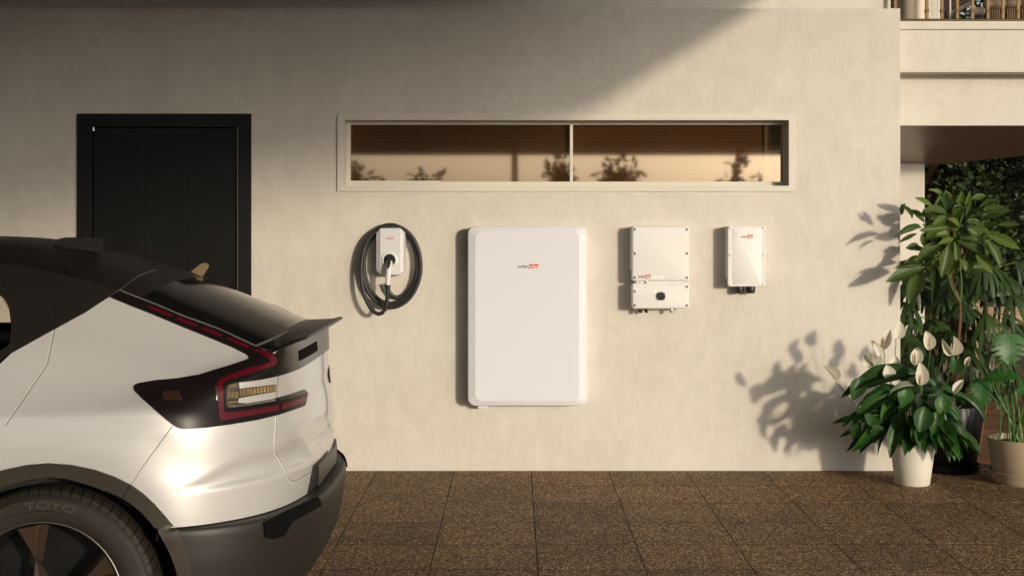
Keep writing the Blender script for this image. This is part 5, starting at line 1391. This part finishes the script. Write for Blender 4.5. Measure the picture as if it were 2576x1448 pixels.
for k, (x0, x1, top, r_) in enumerate([(2290, 2210, 960, .0055), (2250, 2255, 880, .005), (2310, 2300, 740, .005), (2330, 2285, 900, .0055), (2420, 2290, 830, .0125), (2150, 2260, 1130, .0045), (2130, 2170, 1090, .004), (2440, 2450, 1000, .005)]):
    (a2, b2) = ZL([(x1, top), (x0, 1480)]); a = P(*a2, -.44+.02*(k % 3)); b = P(*b2, -.44+.02*(k % 3)); b.z = .24; b.x = min(max(b.x, mc.x-.16), mc.x+.16)
    MB().tube(smooth([a, a+(b-a)*.3+Vector((.012, 0, 0)), a+(b-a)*.7+Vector((.01, .0, 0)), b], 1), r_, 7).build('stem' if k != 4 else 'main_stem', M_stem if k != 4 else M_gst, mon, smooth=True)

# --- low wooden things on the terrace
TIM = woodmat('timber', (.20, .115, .06), (.40, .26, .13), (3, 30, 30), .6); TIMD = woodmat('dark_timber', (.055, .03, .02), (.10, .055, .035), (3, 30, 30), .6)
bx = empty('wooden_planter', (2.85, 1.4, 0), 'dark brown boarded planter box in front of the wall pier', 'planter')
for k in range(6): MB().box(2.52, 3.18, 1.20, 1.225, .02+k*.122, .135+k*.122, .004).build('board', TIMD, bx)
MB().box(2.53, 3.17, 1.226, 1.66, .0, .73).build('box', TIMD, bx); MB().box(2.50, 3.20, 1.18, 1.68, .735, .755, .004).build('top_frame', TIMD, bx)
fn = empty('timber_fence', (4.6, 3.0, 0), 'low light timber rail fence behind the palm leaves', 'fence')
for py, h_ in ((783, .085), (803, .07), (830, .05)):
    a = P(2440, py, 3.0); MB().box(3.9, 8.5, 2.99, 3.04, a.z-h_/2, a.z+h_/2, .005).build('rail', TIM, fn)
for x in (3.98, 4.55, 5.15, 5.9, 6.8, 7.8): MB().box(x, x+.09, 3.045, 3.12, 0, .92, .005).build('post', TIM, fn)

# --- background greenery
def cards(mb, r, c, rad, n, L, W, dirf=None, dens_=None):
    for _ in range(n):
        while True:
            p = Vector((r.uniform(-1, 1), r.uniform(-1, 1), r.uniform(-1, 1)))
            if p.length < 1 and (p.length > .35 or r.random() < .3): break
        q = Vector((c[0]+p.x*rad[0], c[1]+p.y*rad[1], c[2]+p.z*rad[2]))
        if dens_ and not dens_(q, r): continue
        d = dirf(r, p) if dirf else Vector((r.gauss(0, 1), r.gauss(0, 1), r.gauss(0, .7)))
        d.normalize(); s = d.cross(Vector((r.gauss(0, 1), r.gauss(0, 1), r.gauss(0, 1)))).normalized()
        l = L*r.uniform(.6, 1.2); w = W*r.uniform(.7, 1.2); n2 = d.cross(s)*l*.12
        mb.add([q, q+d*l*.5+s*w*.5+n2, q+d*l, q+d*l*.5-s*w*.5+n2], [(0, 1, 2, 3)])
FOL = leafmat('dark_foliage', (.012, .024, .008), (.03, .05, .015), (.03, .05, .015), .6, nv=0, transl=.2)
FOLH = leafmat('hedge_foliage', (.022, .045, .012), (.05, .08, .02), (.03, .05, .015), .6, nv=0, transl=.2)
def tree(name, x, y, h, rx, rz, n, L, W, lbl, seed, lean=0, fol=None, cat='tree', group=None, clusters=26, ry=None, dens_=None, z0=None):
    r = random.Random(seed); t = empty(name, (x, y, -.05), lbl, cat, group); mb = MB()
    zc = h-rz
    MB().tube([(x, y, -.1), (x+.05+lean*.3, y, zc*.5), (x+lean, y, zc), (x+lean, y, h-rz*.4)], [.16, .12, .09, .03], 9).build('trunk', M_bark, t, smooth=True)
    br = MB()
    for k in range(clusters):
        while True:
            p = Vector((r.uniform(-1, 1), r.uniform(-1, 1), r.uniform(-1, 1)))
            if p.length < 1: break
        c = (x+lean+p.x*rx*.8, y+p.y*(ry or rx)*.8, zc+p.z*rz*.8)
        br.tube([(x+lean*.8, y, max(.4, zc-rz*.6)), (x+lean*.9+(c[0]-x-lean)*.5, y+(c[1]-y)*.5, (zc+c[2])/2), c], [.045, .025, .008], 5)
        cards(mb, r, c, (rx*.33, (ry or rx)*.33, rz*.30), n//clusters, L, W, dens_=dens_)
    br.build('limbs', M_bark, t, smooth=True)
    mb.build('crown', fol or FOL, t); return t
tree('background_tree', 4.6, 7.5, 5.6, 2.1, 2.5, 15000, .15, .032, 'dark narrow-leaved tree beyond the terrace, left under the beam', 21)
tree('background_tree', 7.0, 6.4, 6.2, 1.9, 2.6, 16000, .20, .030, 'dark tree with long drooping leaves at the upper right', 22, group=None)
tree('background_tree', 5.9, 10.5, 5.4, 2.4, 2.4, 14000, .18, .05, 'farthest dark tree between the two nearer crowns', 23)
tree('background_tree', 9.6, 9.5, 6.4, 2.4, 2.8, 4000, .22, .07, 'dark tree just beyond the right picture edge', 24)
r = random.Random(31); mb = MB()
for k in range(26): cards(mb, r, (4.6+k*.22, 6.0+r.uniform(-.25, .25), r.uniform(.5, 2.0)), (.42, .4, .6), 420, .085, .06)
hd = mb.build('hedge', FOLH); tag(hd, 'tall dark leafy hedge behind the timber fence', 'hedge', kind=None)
r = random.Random(32); mb = MB()
for k in range(30): cards(mb, r, (2.6+k*.5, 15.5+r.uniform(-.6, .6), r.uniform(.4, 2.0)), (1.0, .6, .9), 600, .18, .08)
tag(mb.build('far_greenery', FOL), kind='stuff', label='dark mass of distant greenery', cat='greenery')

# ------------------------------------------------------------------ unseen objects, added to shade the wall and mirror in the glass
cp = empty('backdrop', (0, -27, 0), 'flat-roofed open carport added unseen behind the viewer for the window reflection', 'backdrop')  # added roof, gives the window its dark mirrored band
MB().box(-9, 9.0, -29, -24.5, 3.45, 5.4).build('roof', mat('backdrop_roof', (.10, .075, .06), .7), cp)
for x in (-8.5, 0, 8.8):
    for y in (-28.8, -24.7): MB().box(x-.08, x+.08, y-.08, y+.08, -.05, 3.45).build('post', TIMD, cp)
cloth = bpy.data.materials.new('shade_mesh'); cloth.use_nodes = True; nt = cloth.node_tree; b = nt.nodes['Principled BSDF']; b.inputs['Base Color'].default_value = (.30, .26, .21, 1); b.inputs['Roughness'].default_value = .9
tr = nt.nodes.new('ShaderNodeBsdfTransparent'); ms = nt.nodes.new('ShaderNodeMixShader'); ms.inputs[0].default_value = .10
nt.links.new(b.outputs[0], ms.inputs[1]); nt.links.new(tr.outputs[0], ms.inputs[2]); nt.links.new(ms.outputs[0], nt.nodes['Material Output'].inputs[0])
def up_sun(X, Z, d): return Vector((X+.70*d, -d, Z+.17*d))
edge = [up_sun(3.3, 4.08, 1.4), up_sun(wx(1940), wz(0), 2.0), up_sun(wx(1480), wz(285), 3.4), up_sun(-.5, 1.98, 8.5), up_sun(-2.0, 1.75, 15), up_sun(-4.2, 1.1, 21), up_sun(-8, .7, 27)]  # added sail, edge shaped so its shadow falls diagonally on the wall
N_ = len(edge); back = [e+Vector((-6.5, -1.0, 4.2)) for e in edge]
mb = MB().add(edge+back+[p+Vector((0, 0, .004)) for p in edge+back], [(i, i+1, N_+i+1, N_+i) for i in range(N_-1)])
ss = mb.build('added_shade_sail', cloth); tag(ss, 'large open-weave sail added out of view to shade the wall', 'shade sail')
edge = [up_sun(1.5, 3.65, 10), up_sun(.75, 3.05, 11), up_sun(.07, 2.64, 13), up_sun(-.74, 2.38, 15), up_sun(-1.7, 2.14, 18), up_sun(-2.9, 2.08, 21), up_sun(-6, 1.95, 25)]  # second added sail, opaque, keeps the sun off the upper left
N_ = len(edge); back = [e+Vector((-6.5, -1.0, 4.2)) for e in edge]
mb = MB().add(edge+back, [(i, i+1, N_+i+1, N_+i) for i in range(N_-1)])
s2 = mb.build('added_shade_sail', mat('canvas', (.34, .30, .25), .9)); tag(s2, 'closed canvas sail added out of view to deepen the upper shade', 'shade sail')
pcn = empty('added_canopy', (-4.3, -3.4, 3.5), 'flat timber canopy added out of view to block skylight on the wall', 'canopy')  # added canopy, keeps skylight and sun from the upper wall
MB().box(-9, .2, -7.0, .225, 3.25, 3.39, .01).build('roof_deck', mat('grey_deck', (.14, .14, .14), .8), pcn)
for k in range(6): MB().box(-8.6+k*1.7, -8.48+k*1.7, -6.9, .22, 3.13, 3.248).build('joist', TIMD, pcn)
r = random.Random(51)  # added shrubs, give leaf silhouettes in the window reflection
for k, (x, h, w) in enumerate([(-2.6, 2.75, .55), (-1.5, 2.62, .5), (.8, 2.66, .42), (1.75, 2.74, .62), (3.6, 2.85, .5)]):
    tree('reflection_shrub', x, -13.2, h, w, .75, 520, .17, .075, ('leftmost', 'lowest', 'narrow middle', 'widest', 'tallest rightmost')[k]+' loose leafy shrub added unseen for the window reflection', 60+k, cat='shrub', group='shrubs added for the reflection', clusters=13)
